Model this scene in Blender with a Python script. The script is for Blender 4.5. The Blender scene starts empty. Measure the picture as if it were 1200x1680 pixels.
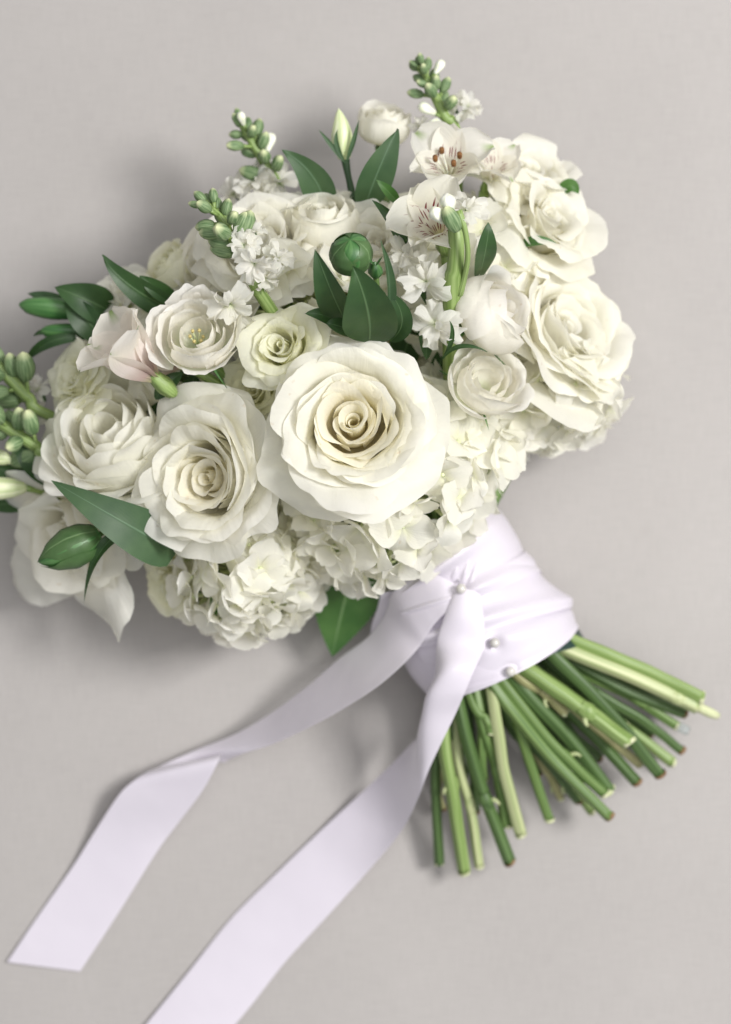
import bpy, math, random
import numpy as np
from mathutils import Vector, Matrix

# ------------------------------------------------------------------ camera, light, exposure
scene = bpy.context.scene
H = 1.25                 # camera height above the cloth (m)
S = 0.36e-3              # metres on the cloth per photograph pixel (photo is 1200 x 1680)
cam_d = bpy.data.cameras.new("camera"); cam = bpy.data.objects.new("camera", cam_d)
scene.collection.objects.link(cam); scene.camera = cam
cam.location = (0, 0, H); cam.rotation_euler = (0, 0, 0)
cam_d.sensor_fit = 'HORIZONTAL'; cam_d.sensor_width = 24
cam_d.lens = 24 * H / (1200 * S)
cam_d.clip_start = 0.05; cam_d.clip_end = 20
cam_d.dof.use_dof = True; cam_d.dof.focus_distance = H - 0.172; cam_d.dof.aperture_fstop = 3.6

world = bpy.data.worlds.new("World"); scene.world = world; world.use_nodes = True
bg = world.node_tree.nodes["Background"]
bg.inputs[0].default_value = (0.985, 0.985, 1.0, 1); bg.inputs[1].default_value = 0.43

def area(name, loc, target, size, power, color):
    d = bpy.data.lights.new(name, 'AREA'); d.shape = 'RECTANGLE'
    d.size, d.size_y = size; d.energy = power; d.color = color
    o = bpy.data.objects.new(name, d); scene.collection.objects.link(o)
    o.location = loc
    o.rotation_euler = (Vector(target) - Vector(loc)).to_track_quat('-Z', 'Y').to_euler()
    return o
area("window_light", (1.3, 0.36, 1.9), (0, -0.02, 0.03), (0.6, 0.6), 60, (1.0, 0.985, 0.965))
area("ceiling_bounce", (0.35, 0.2, 2.8), (0, 0, 0), (2.0, 2.0), 34, (1.0, 0.995, 0.99))

scene.view_settings.view_transform = 'Standard'; scene.view_settings.look = 'None'
scene.view_settings.exposure = -0.17; scene.view_settings.gamma = 1.0
scene.view_settings.use_curve_mapping = False
scene.render.engine = 'CYCLES'
scene.cycles.max_bounces = 16; scene.cycles.diffuse_bounces = 14; scene.cycles.transmission_bounces = 14
scene.cycles.glossy_bounces = 4; scene.cycles.sample_clamp_indirect = 6
scene.cycles.use_denoising = True

# ------------------------------------------------------------------ helpers
def P(px, py, z):
    k = S * (H - z) / H
    return Vector(((px - 600) * k, (840 - py) * k, z))
def unpx(v):                       # world array -> photo pixels
    k = S * (H - v[..., 2]) / H
    return v[..., 0] / k + 600, 840 - v[..., 1] / k
def pxl(z):                        # metres per pixel at height z
    return S * (H - z) / H
def direction(az, tilt):
    a, t = math.radians(az), math.radians(tilt)
    return Vector((math.cos(a) * math.sin(t), math.sin(a) * math.sin(t), math.cos(t)))
def frame(n, loc, roll=0.0, scale=1.0):
    n = n.normalized()
    ref = Vector((0, 1, 0)) if abs(n.y) < .9 else Vector((1, 0, 0))
    x = ref.cross(n).normalized(); y = n.cross(x)
    m = Matrix((x, y, n)).transposed().to_4x4()
    m = m @ Matrix.Rotation(roll, 4, 'Z') @ Matrix.Scale(scale, 4)
    m.translation = loc
    return m
COL = scene.collection
def link(name, me, parent=None, mat=None, m=None):
    o = bpy.data.objects.new(name, me); COL.objects.link(o)
    if mat is not None and me is not None and len(me.materials) == 0: me.materials.append(mat)
    if parent is not None: o.parent = parent
    if m is not None: o.matrix_local = m
    return o
def thing(name, label, cat, m=None, group=None):
    o = bpy.data.objects.new(name, None); COL.objects.link(o)
    o.empty_display_size = .01
    if m is not None: o.matrix_world = m
    o['label'] = label; o['category'] = cat
    if group: o['group'] = group
    return o
def tag(o, label, cat, group=None):
    o['label'] = label; o['category'] = cat
    if group: o['group'] = group
    return o
def grid_mesh(name, X, wrap_u=False):
    """X: (nv,nu,3) array -> smooth quad mesh with uv (u across, v along)"""
    nv, nu = X.shape[:2]
    me = bpy.data.meshes.new(name)
    idx = np.arange(nv * nu).reshape(nv, nu)
    if wrap_u:
        nxt = np.roll(idx, -1, axis=1)
        a, b, c, d = idx[:-1], nxt[:-1], nxt[1:], idx[1:]
        ucols = nu
    else:
        a, b, c, d = idx[:-1, :-1], idx[:-1, 1:], idx[1:, 1:], idx[1:, :-1]
        ucols = nu - 1
    F = np.stack([a, b, c, d], -1).reshape(-1, 4)
    me.vertices.add(nv * nu); me.vertices.foreach_set("co", X.reshape(-1).astype(np.float32))
    me.loops.add(F.size); me.loops.foreach_set("vertex_index", F.reshape(-1).astype(np.int32))
    me.polygons.add(len(F)); me.polygons.foreach_set("loop_start", np.arange(0, F.size, 4, dtype=np.int32))
    me.polygons.foreach_set("loop_total", np.full(len(F), 4, dtype=np.int32))
    me.polygons.foreach_set("use_smooth", np.ones(len(F), dtype=bool))
    uvl = me.uv_layers.new(name="UVMap")
    ii, jj = np.meshgrid(np.arange(nv - 1), np.arange(ucols), indexing='ij')
    U = np.stack([jj, jj + 1, jj + 1, jj], -1) / max(1, ucols)
    V = np.stack([ii, ii, ii + 1, ii + 1], -1) / (nv - 1)
    uvl.data.foreach_set("uv", np.stack([U, V], -1).reshape(-1).astype(np.float32))
    me.update(calc_edges=True)
    return me
class Wob:
    """cheap smooth 3-D noise: a few random sine waves"""
    def __init__(self, rng, freq, n=7):
        self.k = rng.normal(size=(n, 3)) * freq; self.p = rng.uniform(0, 6.28, n)
        self.d = rng.normal(size=(n, 3)); self.d /= np.linalg.norm(self.d, axis=1, keepdims=True)
    def __call__(self, X):
        w = np.sin(X @ self.k.T + self.p)
        return w @ self.d / math.sqrt(len(self.p))
def catmull(pts, n):
    pts = np.array([tuple(p) for p in pts], float)
    Q = np.vstack([2 * pts[0] - pts[1], pts, 2 * pts[-1] - pts[-2]])
    m = len(pts) - 1
    t = np.linspace(0, m, n); i = np.minimum(t.astype(int), m - 1); f = (t - i)[:, None]
    p0, p1, p2, p3 = Q[i], Q[i + 1], Q[i + 2], Q[i + 3]
    return .5 * (2 * p1 + (p2 - p0) * f + (2 * p0 - 5 * p1 + 4 * p2 - p3) * f ** 2 + (3 * p1 - p0 - 3 * p2 + p3) * f ** 3)
def tube_mesh(name, pts, radii, nseg=10, nlen=14, wob=None, cap=True, ridges=0, ridge_amp=.0):
    C = catmull(pts, nlen)
    R = np.interp(np.linspace(0, 1, nlen), np.linspace(0, 1, len(radii)), radii)
    T = np.gradient(C, axis=0); T /= np.linalg.norm(T, axis=1, keepdims=True)
    ref = np.array([0, 0, 1.]) if abs(T[0][2]) < .9 else np.array([1., 0, 0])
    A = np.cross(T, ref); A /= np.linalg.norm(A, axis=1, keepdims=True) + 1e-9
    B = np.cross(T, A)
    th = np.linspace(0, 2 * np.pi, nseg, endpoint=False)
    rr = R[:, None] * (1 + ridge_amp * np.cos(ridges * th)[None, :])
    X = C[:, None] + rr[..., None] * (np.cos(th)[None, :, None] * A[:, None] + np.sin(th)[None, :, None] * B[:, None])
    if wob is not None: X = X + wob(X)
    if cap:
        X = np.concatenate([np.repeat(C[:1, None], nseg, 1), X, np.repeat(C[-1:, None], nseg, 1)], 0)
    return grid_mesh(name, X, wrap_u=True)

# ------------------------------------------------------------------ materials
def mat(name):
    m = bpy.data.materials.new(name); m.use_nodes = True
    nt = m.node_tree; nt.nodes.clear()
    return m, nt, nt.nodes.new, nt.links.new
def ramp(nt, stops, fac):
    r = nt.nodes.new('ShaderNodeValToRGB'); e = r.color_ramp.elements
    while len(e) < len(stops): e.new(.5)
    for el, (p, c) in zip(e, stops): el.position = p; el.color = (*c, 1)
    nt.links.new(fac, r.inputs[0]); return r.outputs[0]
def petal_material(name, body, base, trans, tfac=.56, base_v=.35, edge=None, vein=.25, pink=None, flecks=False, rough=.55):
    m, nt, N, L = mat(name)
    uv = N('ShaderNodeUVMap'); sep = N('ShaderNodeSeparateXYZ'); L(uv.outputs[0], sep.inputs[0])
    geo = N('ShaderNodeNewGeometry'); oi = N('ShaderNodeObjectInfo')
    n1 = N('ShaderNodeTexNoise'); n1.inputs['Scale'].default_value = 60; L(geo.outputs['Position'], n1.inputs['Vector'])
    vv = N('ShaderNodeMath'); vv.operation = 'MULTIPLY_ADD'; vv.inputs[1].default_value = .18
    L(n1.outputs[0], vv.inputs[0]); L(sep.outputs[1], vv.inputs[2])
    stops = [(.12, base), (base_v + .12, body)]
    col = ramp(nt, stops, vv.outputs[0])
    # faint large blotches so that no two petals have exactly the same cream
    n2 = N('ShaderNodeTexNoise'); n2.inputs['Scale'].default_value = 22; n2.inputs['Detail'].default_value = 3
    L(geo.outputs['Position'], n2.inputs['Vector'])
    mx = N('ShaderNodeMix'); mx.data_type = 'RGBA'; mx.blend_type = 'MULTIPLY'; mx.inputs[0].default_value = 1
    rr = ramp(nt, [(.3, (.965, .965, .94)), (.7, (1, 1, 1))], n2.outputs[0])
    L(col, mx.inputs[6]); L(rr, mx.inputs[7]); col = mx.outputs[2]
    mh = N('ShaderNodeMix'); mh.data_type = 'RGBA'; mh.blend_type = 'MULTIPLY'; mh.inputs[0].default_value = 1
    rr2 = ramp(nt, [(0, (.975, .975, .95)), (1, (1, 1, 1))], oi.outputs['Random'])
    L(col, mh.inputs[6]); L(rr2, mh.inputs[7]); col = mh.outputs[2]
    sp = N('ShaderNodeTexNoise'); sp.inputs['Scale'].default_value = 210; sp.inputs['Detail'].default_value = 1; L(geo.outputs['Position'], sp.inputs['Vector'])
    spr = ramp(nt, [(.735, (0, 0, 0)), (.80, (.26, .26, .26))], sp.outputs[0])
    msp = N('ShaderNodeMix'); msp.data_type = 'RGBA'; msp.inputs[7].default_value = (.62, .46, .27, 1)
    L(spr, msp.inputs[0]); L(col, msp.inputs[6]); col = msp.outputs[2]
    if edge:
        e1 = ramp(nt, [(.80, (0, 0, 0)), (.97, (1, 1, 1))], sep.outputs[1])
        es = N('ShaderNodeMath'); es.operation = 'SUBTRACT'; es.inputs[1].default_value = .5; L(sep.outputs[0], es.inputs[0])
        ea = N('ShaderNodeMath'); ea.operation = 'ABSOLUTE'; L(es.outputs[0], ea.inputs[0])
        e2 = ramp(nt, [(.06, (1, 1, 1)), (.16, (0, 0, 0))], ea.outputs[0])
        em = N('ShaderNodeMath'); em.operation = 'MULTIPLY'; L(e1, em.inputs[0]); L(e2, em.inputs[1])
        mg = N('ShaderNodeMix'); mg.data_type = 'RGBA'; mg.inputs[7].default_value = (*edge, 1)
        L(em.outputs[0], mg.inputs[0]); L(col, mg.inputs[6]); col = mg.outputs[2]
    if pink:
        pk = ramp(nt, [(.0, (0, 0, 0)), (.25, (1, 1, 1)), (.45, (.3, .3, .3)), (.7, (0, 0, 0))], vv.outputs[0])
        mp = N('ShaderNodeMix'); mp.data_type = 'RGBA'; mp.inputs[7].default_value = (*pink, 1)
        sc = N('ShaderNodeMath'); sc.operation = 'MULTIPLY'; sc.inputs[1].default_value = .55
        L(pk, sc.inputs[0]); L(sc.outputs[0], mp.inputs[0]); L(col, mp.inputs[6]); col = mp.outputs[2]
    if flecks:
        # dashes: cells in uv, long along v; kept only in the middle of the petal
        mp = N('ShaderNodeMapping'); mp.inputs['Scale'].default_value = (9, 4.2, 1); L(uv.outputs[0], mp.inputs[0])
        vo = N('ShaderNodeTexVoronoi'); vo.voronoi_dimensions = '2D'; vo.inputs['Scale'].default_value = 1.0
        vo.inputs['Randomness'].default_value = .75; L(mp.outputs[0], vo.inputs['Vector'])
        # stretched distance inside the cell
        sub = N('ShaderNodeVectorMath'); sub.operation = 'SUBTRACT'; L(mp.outputs[0], sub.inputs[0]); L(vo.outputs['Position'], sub.inputs[1])
        ml = N('ShaderNodeVectorMath'); ml.operation = 'MULTIPLY'; ml.inputs[1].default_value = (3.6, 1.35, 0); L(sub.outputs[0], ml.inputs[0])
        ln = N('ShaderNodeVectorMath'); ln.operation = 'LENGTH'; L(ml.outputs[0], ln.inputs[0])
        d = ramp(nt, [(.42, (1, 1, 1)), (.58, (0, 0, 0))], ln.outputs['Value'])
        zone = ramp(nt, [(.2, (0, 0, 0)), (.27, (1, 1, 1)), (.6, (1, 1, 1)), (.74, (0, 0, 0))], sep.outputs[1])
        uz = N('ShaderNodeMath'); uz.operation = 'SUBTRACT'; uz.inputs[1].default_value = .5; L(sep.outputs[0], uz.inputs[0])
        ua = N('ShaderNodeMath'); ua.operation = 'ABSOLUTE'; L(uz.outputs[0], ua.inputs[0])
        uzone = ramp(nt, [(.30, (1, 1, 1)), (.38, (0, 0, 0))], ua.outputs[0])
        a = N('ShaderNodeMath'); a.operation = 'MULTIPLY'; L(d, a.inputs[0]); L(zone, a.inputs[1])
        b = N('ShaderNodeMath'); b.operation = 'MULTIPLY'; L(a.outputs[0], b.inputs[0]); L(uzone, b.inputs[1])
        mf = N('ShaderNodeMix'); mf.data_type = 'RGBA'; mf.inputs[7].default_value = (.22, .012, .02, 1)
        L(b.outputs[0], mf.inputs[0]); L(col, mf.inputs[6]); col = mf.outputs[2]
    # veins and crepe-like relief
    mpv = N('ShaderNodeMapping'); mpv.inputs['Scale'].default_value = (26, 2.2, 1); L(uv.outputs[0], mpv.inputs[0])
    nv = N('ShaderNodeTexNoise'); nv.inputs['Scale'].default_value = 1.0; nv.inputs['Detail'].default_value = 3; L(mpv.outputs[0], nv.inputs['Vector'])
    nf = N('ShaderNodeTexNoise'); nf.inputs['Scale'].default_value = 340; nf.inputs['Detail'].default_value = 2; L(geo.outputs['Position'], nf.inputs['Vector'])
    ad = N('ShaderNodeMath'); ad.operation = 'MULTIPLY_ADD'; ad.inputs[1].default_value = .35; L(nf.outputs[0], ad.inputs[0]); L(nv.outputs[0], ad.inputs[2])
    bp = N('ShaderNodeBump'); bp.inputs['Strength'].default_value = vein; bp.inputs['Distance'].default_value = .0012; L(ad.outputs[0], bp.inputs['Height'])
    pb = N('ShaderNodeBsdfPrincipled'); pb.inputs['Roughness'].default_value = rough; pb.inputs['Specular IOR Level'].default_value = .28
    L(col, pb.inputs['Base Color']); L(bp.outputs[0], pb.inputs['Normal'])
    pb.inputs['Sheen Weight'].default_value = .08
    tr = N('ShaderNodeBsdfTranslucent')
    mt = N('ShaderNodeMix'); mt.data_type = 'RGBA'; mt.blend_type = 'MULTIPLY'; mt.inputs[0].default_value = 1; mt.inputs[7].default_value = (*trans, 1)
    L(col, mt.inputs[6]); L(mt.outputs[2], tr.inputs[0]); L(bp.outputs[0], tr.inputs['Normal'])
    ms = N('ShaderNodeMixShader'); ms.inputs[0].default_value = tfac
    L(pb.outputs[0], ms.inputs[1]); L(tr.outputs[0], ms.inputs[2])
    out = N('ShaderNodeOutputMaterial'); L(ms.outputs[0], out.inputs[0])
    return m
def leaf_material(name, c1, c2, rib, trans=.18, rough=.42):
    m, nt, N, L = mat(name)
    uv = N('ShaderNodeUVMap'); sep = N('ShaderNodeSeparateXYZ'); L(uv.outputs[0], sep.inputs[0])
    geo = N('ShaderNodeNewGeometry')
    n = N('ShaderNodeTexNoise'); n.inputs['Scale'].default_value = 70; n.inputs['Detail'].default_value = 4; L(geo.outputs['Position'], n.inputs['Vector'])
    col = ramp(nt, [(.3, c1), (.72, c2)], n.outputs[0])
    s = N('ShaderNodeMath'); s.operation = 'SUBTRACT'; s.inputs[1].default_value = .5; L(sep.outputs[0], s.inputs[0])
    ab = N('ShaderNodeMath'); ab.operation = 'ABSOLUTE'; L(s.outputs[0], ab.inputs[0])
    rb = ramp(nt, [(.008, (1, 1, 1)), (.03, (0, 0, 0))], ab.outputs[0])
    # side veins: slanted stripes |u|*a - v
    sv = N('ShaderNodeMath'); sv.operation = 'MULTIPLY_ADD'; sv.inputs[1].default_value = -1.1; L(ab.outputs[0], sv.inputs[0]); L(sep.outputs[1], sv.inputs[2])
    cx = N('ShaderNodeCombineXYZ'); L(sv.outputs[0], cx.inputs[0])
    wv = N('ShaderNodeTexWave'); wv.inputs['Scale'].default_value = 4.0; wv.inputs['Distortion'].default_value = .6; L(cx.outputs[0], wv.inputs[0])
    mx = N('ShaderNodeMix'); mx.data_type = 'RGBA'; mx.inputs[7].default_value = (*rib, 1)
    f = N('ShaderNodeMath'); f.operation = 'MULTIPLY'; f.inputs[1].default_value = .7; L(rb, f.inputs[0])
    L(f.outputs[0], mx.inputs[0]); L(col, mx.inputs[6])
    hh = N('ShaderNodeMath'); hh.operation = 'MULTIPLY_ADD'; hh.inputs[1].default_value = .05; L(wv.outputs[0], hh.inputs[0])
    nn = N('ShaderNodeMath'); nn.operation = 'SUBTRACT'; L(n.outputs[0], nn.inputs[0]); L(rb, nn.inputs[1]); L(nn.outputs[0], hh.inputs[2])
    bp = N('ShaderNodeBump'); bp.inputs['Strength'].default_value = .35; bp.inputs['Distance'].default_value = .0008; L(hh.outputs[0], bp.inputs['Height'])
    pb = N('ShaderNodeBsdfPrincipled'); pb.inputs['Roughness'].default_value = rough; pb.inputs['Specular IOR Level'].default_value = .4
    L(mx.outputs[2], pb.inputs['Base Color']); L(bp.outputs[0], pb.inputs['Normal'])
    tr = N('ShaderNodeBsdfTranslucent'); tr.inputs[0].default_value = (c2[0] * 1.6, c2[1] * 1.8, c2[2] * .8, 1)
    ms = N('ShaderNodeMixShader'); ms.inputs[0].default_value = trans; L(pb.outputs[0], ms.inputs[1]); L(tr.outputs[0], ms.inputs[2])
    out = N('ShaderNodeOutputMaterial'); L(ms.outputs[0], out.inputs[0])
    return m
def stem_material(name, c1, c2, tip=None, rough=.45, streak=30, sss=0.0):
    """v runs along the part; optional tip colour at v=1"""
    m, nt, N, L = mat(name)
    uv = N('ShaderNodeUVMap'); sep = N('ShaderNodeSeparateXYZ'); L(uv.outputs[0], sep.inputs[0])
    mp = N('ShaderNodeMapping'); mp.inputs['Scale'].default_value = (streak * .4, 1.6, 1); L(uv.outputs[0], mp.inputs[0])
    oi = N('ShaderNodeObjectInfo'); of = N('ShaderNodeVectorMath'); of.operation = 'ADD'
    cm = N('ShaderNodeCombineXYZ'); ml = N('ShaderNodeMath'); ml.operation = 'MULTIPLY'; ml.inputs[1].default_value = 37
    L(oi.outputs['Random'], ml.inputs[0]); L(ml.outputs[0], cm.inputs[0]); L(ml.outputs[0], cm.inputs[1])
    L(mp.outputs[0], of.inputs[0]); L(cm.outputs[0], of.inputs[1])
    n = N('ShaderNodeTexNoise'); n.inputs['Scale'].default_value = 1; n.inputs['Detail'].default_value = 4; L(of.outputs[0], n.inputs['Vector'])
    col = ramp(nt, [(.40, c1), (.60, c2)], n.outputs[0])
    if tip:
        t = ramp(nt, [(tip[1], (0, 0, 0)), (tip[2], (1, 1, 1))], sep.outputs[1])
        mx = N('ShaderNodeMix'); mx.data_type = 'RGBA'; mx.inputs[7].default_value = (*tip[0], 1)
        L(t, mx.inputs[0]); L(col, mx.inputs[6]); col = mx.outputs[2]
    bp = N('ShaderNodeBump'); bp.inputs['Strength'].default_value = .3; bp.inputs['Distance'].default_value = .0008; L(n.outputs[0], bp.inputs['Height'])
    pb = N('ShaderNodeBsdfPrincipled'); pb.inputs['Roughness'].default_value = rough
    pb.inputs['Subsurface Weight'].default_value = sss; pb.inputs['Subsurface Radius'].default_value = (.002, .002, .001); pb.inputs['Subsurface Scale'].default_value = 1
    L(col, pb.inputs['Base Color']); L(bp.outputs[0], pb.inputs['Normal'])
    out = N('ShaderNodeOutputMaterial'); L(pb.outputs[0], out.inputs[0])
    return m

M = {}
M['rose'] = petal_material('cream_rose_petal', (.955, .947, .92), (.92, .91, .77), (1, .99, .925), vein=.32)
M['rose_warm'] = petal_material('warm_cream_rose_petal', (.96, .94, .88), (.96, .895, .70), (1, .98, .86), vein=.3)
M['spray'] = petal_material('greenish_spray_rose_petal', (.935, .935, .85), (.84, .86, .62), (1, .99, .86), vein=.32)
M['white'] = petal_material('white_ruffled_petal', (.95, .94, .925), (.84, .88, .72), (1, .985, .95), vein=.3)
M['ran'] = petal_material('ranunculus_petal', (.95, .945, .92), (.86, .88, .72), (1, .99, .93), vein=.25)
M['hyd'] = petal_material('hydrangea_petal', (.957, .95, .92), (.92, .925, .79), (1, .99, .925), vein=.3, base_v=.3)
M['stock'] = petal_material('stock_petal', (.925, .92, .90), (.80, .85, .66), (1, .985, .93), vein=.4)
M['alst'] = petal_material('alstroemeria_petal', (.92, .91, .89), (.80, .82, .62), (1, .98, .92), vein=.25, edge=(.40, .52, .25))
M['alst_fleck'] = petal_material('alstroemeria_flecked_petal', (.93, .92, .89), (.84, .84, .58), (1, .98, .90), vein=.2, flecks=True)
M['alst_side'] = petal_material('alstroemeria_blushed_petal', (.92, .90, .88), (.42, .50, .18), (1, .96, .90), vein=.25, pink=(.68, .40, .52), edge=(.34, .46, .2))
M['leaf'] = leaf_material('dark_leaf', (.022, .056, .019), (.044, .096, .032), (.13, .22, .10))
M['leaf_grey'] = leaf_material('greyish_leaf', (.036, .080, .036), (.068, .124, .058), (.14, .23, .14), rough=.5)
M['leaf_bright'] = leaf_material('fresh_leaf', (.040, .11, .026), (.078, .17, .045), (.2, .32, .14), trans=.28)
M['bud_sepal'] = leaf_material('bud_sepal_green', (.045, .10, .030), (.085, .16, .055), (.16, .26, .11), trans=.1, rough=.5)
M['sepal'] = leaf_material('sepal_green', (.04, .11, .035), (.09, .2, .07), (.16, .3, .12), trans=.2)
M['stem_a'] = stem_material('fresh_stem', (0.15, 0.235, 0.055), (0.27, 0.37, 0.13), streak=44)
M['stem_b'] = stem_material('dark_stem', (0.045, 0.088, 0.024), (0.095, 0.165, 0.05), streak=44)
M['stem_c'] = stem_material('pale_stem', (0.32, 0.39, 0.17), (0.5, 0.53, 0.29), streak=44)
M['stem_d'] = stem_material('mid_stem', (0.085, 0.155, 0.038), (0.17, 0.26, 0.08), streak=44)
M['stem_tan'] = stem_material('tan_stem', (.30, .30, .13), (.42, .40, .20))
M['cut_pale'] = stem_material('pale_cut_face', (.50, .55, .30), (.62, .62, .42), rough=.7)
M['cut_brown'] = stem_material('browned_cut_face', (.12, .06, .03), (.28, .17, .08), rough=.8)
M['bud'] = stem_material('green_bud', (.085, .155, .058), (.225, .31, .155), tip=((.62, .66, .38), .70, .95), rough=.65, streak=60)
M['bud_dark'] = stem_material('dark_green_bud', (.035, .12, .03), (.085, .2, .06), rough=.4)
M['bud_pale'] = stem_material('pale_bud', (.50, .58, .30), (.72, .75, .52), rough=.5, sss=.3)
M['bud_white'] = stem_material('white_bud', (.70, .74, .56), (.84, .84, .76), rough=.65, sss=.3)
M['anther'] = stem_material('brown_anther', (.13, .05, .015), (.24, .11, .03), rough=.8)
M['yellow'] = stem_material('yellow_stamen', (.42, .34, .12), (.56, .48, .22), rough=.7)

def cloth_material():
    m, nt, N, L = mat('pale_grey_linen')
    geo = N('ShaderNodeNewGeometry')
    def wave(ax, sc, d):
        w = N('ShaderNodeTexWave'); w.bands_direction = ax; w.inputs['Scale'].default_value = sc
        w.inputs['Distortion'].default_value = d; w.inputs['Detail'].default_value = 2; w.inputs['Detail Scale'].default_value = .6
        L(geo.outputs['Position'], w.inputs[0]); return w.outputs[0]
    wx, wy = wave('X', 330, 5), wave('Y', 330, 5)
    a = N('ShaderNodeMath'); a.operation = 'ADD'; L(wx, a.inputs[0]); L(wy, a.inputs[1])
    n = N('ShaderNodeTexNoise'); n.inputs['Scale'].default_value = 7; n.inputs['Detail'].default_value = 4; L(geo.outputs['Position'], n.inputs['Vector'])
    mp = N('ShaderNodeMapping'); mp.inputs['Scale'].default_value = (1100, 70, 1); L(geo.outputs['Position'], mp.inputs[0])
    n2 = N('ShaderNodeTexNoise'); n2.inputs['Scale'].default_value = 1; L(mp.outputs[0], n2.inputs['Vector'])
    mp3 = N('ShaderNodeMapping'); mp3.inputs['Scale'].default_value = (70, 1100, 1); L(geo.outputs['Position'], mp3.inputs[0])
    n3 = N('ShaderNodeTexNoise'); n3.inputs['Scale'].default_value = 1; L(mp3.outputs[0], n3.inputs['Vector'])
    b = N('ShaderNodeMath'); b.operation = 'ADD'; L(n2.outputs[0], b.inputs[0]); L(n3.outputs[0], b.inputs[1])
    col = ramp(nt, [(.3, (.405, .384, .372)), (.7, (.435, .413, .40))], n.outputs[0])
    th = ramp(nt, [(.35, (.95, .95, .95)), (.65, (1, 1, 1))], b.outputs[0])
    b2 = N('ShaderNodeMath'); b2.operation = 'MULTIPLY'; b2.inputs[1].default_value = .5; L(b.outputs[0], b2.inputs[0])
    th = ramp(nt, [(.38, (.93, .93, .93)), (.62, (1, 1, 1))], b2.outputs[0])
    mx = N('ShaderNodeMix'); mx.data_type = 'RGBA'; mx.blend_type = 'MULTIPLY'; mx.inputs[0].default_value = 1
    L(col, mx.inputs[6]); L(th, mx.inputs[7])
    c = N('ShaderNodeMath'); c.operation = 'MULTIPLY_ADD'; c.inputs[1].default_value = 1.2; L(b.outputs[0], c.inputs[0]); L(a.outputs[0], c.inputs[2])
    bp = N('ShaderNodeBump'); bp.inputs['Strength'].default_value = .2; bp.inputs['Distance'].default_value = .0004; L(c.outputs[0], bp.inputs['Height'])
    pb = N('ShaderNodeBsdfPrincipled'); pb.inputs['Roughness'].default_value = .9; pb.inputs['Specular IOR Level'].default_value = .1
    L(mx.outputs[2], pb.inputs['Base Color']); L(bp.outputs[0], pb.inputs['Normal'])
    out = N('ShaderNodeOutputMaterial'); L(pb.outputs[0], out.inputs[0])
    return m
def satin_material():
    m, nt, N, L = mat('white_satin')
    uv = N('ShaderNodeUVMap')
    mp = N('ShaderNodeMapping'); mp.inputs['Scale'].default_value = (2, 700, 1); L(uv.outputs[0], mp.inputs[0])
    n = N('ShaderNodeTexNoise'); n.inputs['Scale'].default_value = 1; L(mp.outputs[0], n.inputs['Vector'])
    geo = N('ShaderNodeNewGeometry')
    n2 = N('ShaderNodeTexNoise'); n2.inputs['Scale'].default_value = 26; n2.inputs['Detail'].default_value = 2; L(geo.outputs['Position'], n2.inputs['Vector'])
    bp = N('ShaderNodeBump'); bp.inputs['Strength'].default_value = .06; bp.inputs['Distance'].default_value = .0003; L(n.outputs[0], bp.inputs['Height'])
    bp2 = N('ShaderNodeBump'); bp2.inputs['Strength'].default_value = .25; bp2.inputs['Distance'].default_value = .004; L(n2.outputs[0], bp2.inputs['Height']); L(bp.outputs[0], bp2.inputs['Normal'])
    sx = N('ShaderNodeSeparateXYZ'); L(uv.outputs[0], sx.inputs[0])
    eg = ramp(nt, [(.0, (1, 1, 1)), (.022, (1, 1, 1)), (.03, (0, 0, 0)), (.97, (0, 0, 0)), (.978, (1, 1, 1)), (1, (1, 1, 1))], sx.outputs[0])
    bp3 = N('ShaderNodeBump'); bp3.inputs["Strength"].default_value = .3; bp3.inputs['Distance'].default_value = .0006; L(eg, bp3.inputs['Height']); L(bp2.outputs[0], bp3.inputs['Normal']); bp2 = bp3
    pb = N('ShaderNodeBsdfPrincipled'); pb.inputs['Base Color'].default_value = (.70, .66, .735, 1)
    pb.inputs['Roughness'].default_value = .30; pb.inputs['Specular IOR Level'].default_value = .45
    pb.inputs['Anisotropic'].default_value = .5; pb.inputs['Sheen Weight'].default_value = .15
    L(bp2.outputs[0], pb.inputs['Normal'])
    tr = N('ShaderNodeBsdfTranslucent'); tr.inputs[0].default_value = (.78, .74, .80, 1)
    ms = N('ShaderNodeMixShader'); ms.inputs[0].default_value = .13; L(pb.outputs[0], ms.inputs[1]); L(tr.outputs[0], ms.inputs[2])
    out = N('ShaderNodeOutputMaterial'); L(ms.outputs[0], out.inputs[0])
    return m
def plain(name, c, rough=.5, **kw):
    m, nt, N, L = mat(name)
    geo = N('ShaderNodeNewGeometry'); n = N('ShaderNodeTexNoise'); n.inputs['Scale'].default_value = 120; L(geo.outputs['Position'], n.inputs['Vector'])
    col = ramp(nt, [(.3, tuple(x * .85 for x in c)), (.7, c)], n.outputs[0])
    pb = N('ShaderNodeBsdfPrincipled'); L(col, pb.inputs['Base Color']); pb.inputs['Roughness'].default_value = rough
    for k, v in kw.items(): pb.inputs[k].default_value = v
    out = N('ShaderNodeOutputMaterial'); L(pb.outputs[0], out.inputs[0]); return m
M['satin'] = satin_material()
M['pearl'] = plain('pearl', (.58, .56, .53), .16, **{'Coat Weight': .6, 'Coat Roughness': .05})
M['metal'] = plain('pin_steel', (.7, .7, .7), .25, Metallic=1.0)
M['tape'] = plain('dark_green_tape', (.018, .045, .036), .32)
M['clear'] = plain('clear_plastic', (.75, .80, .80), .12, **{'Transmission Weight': .75, 'IOR': 1.35})

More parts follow.
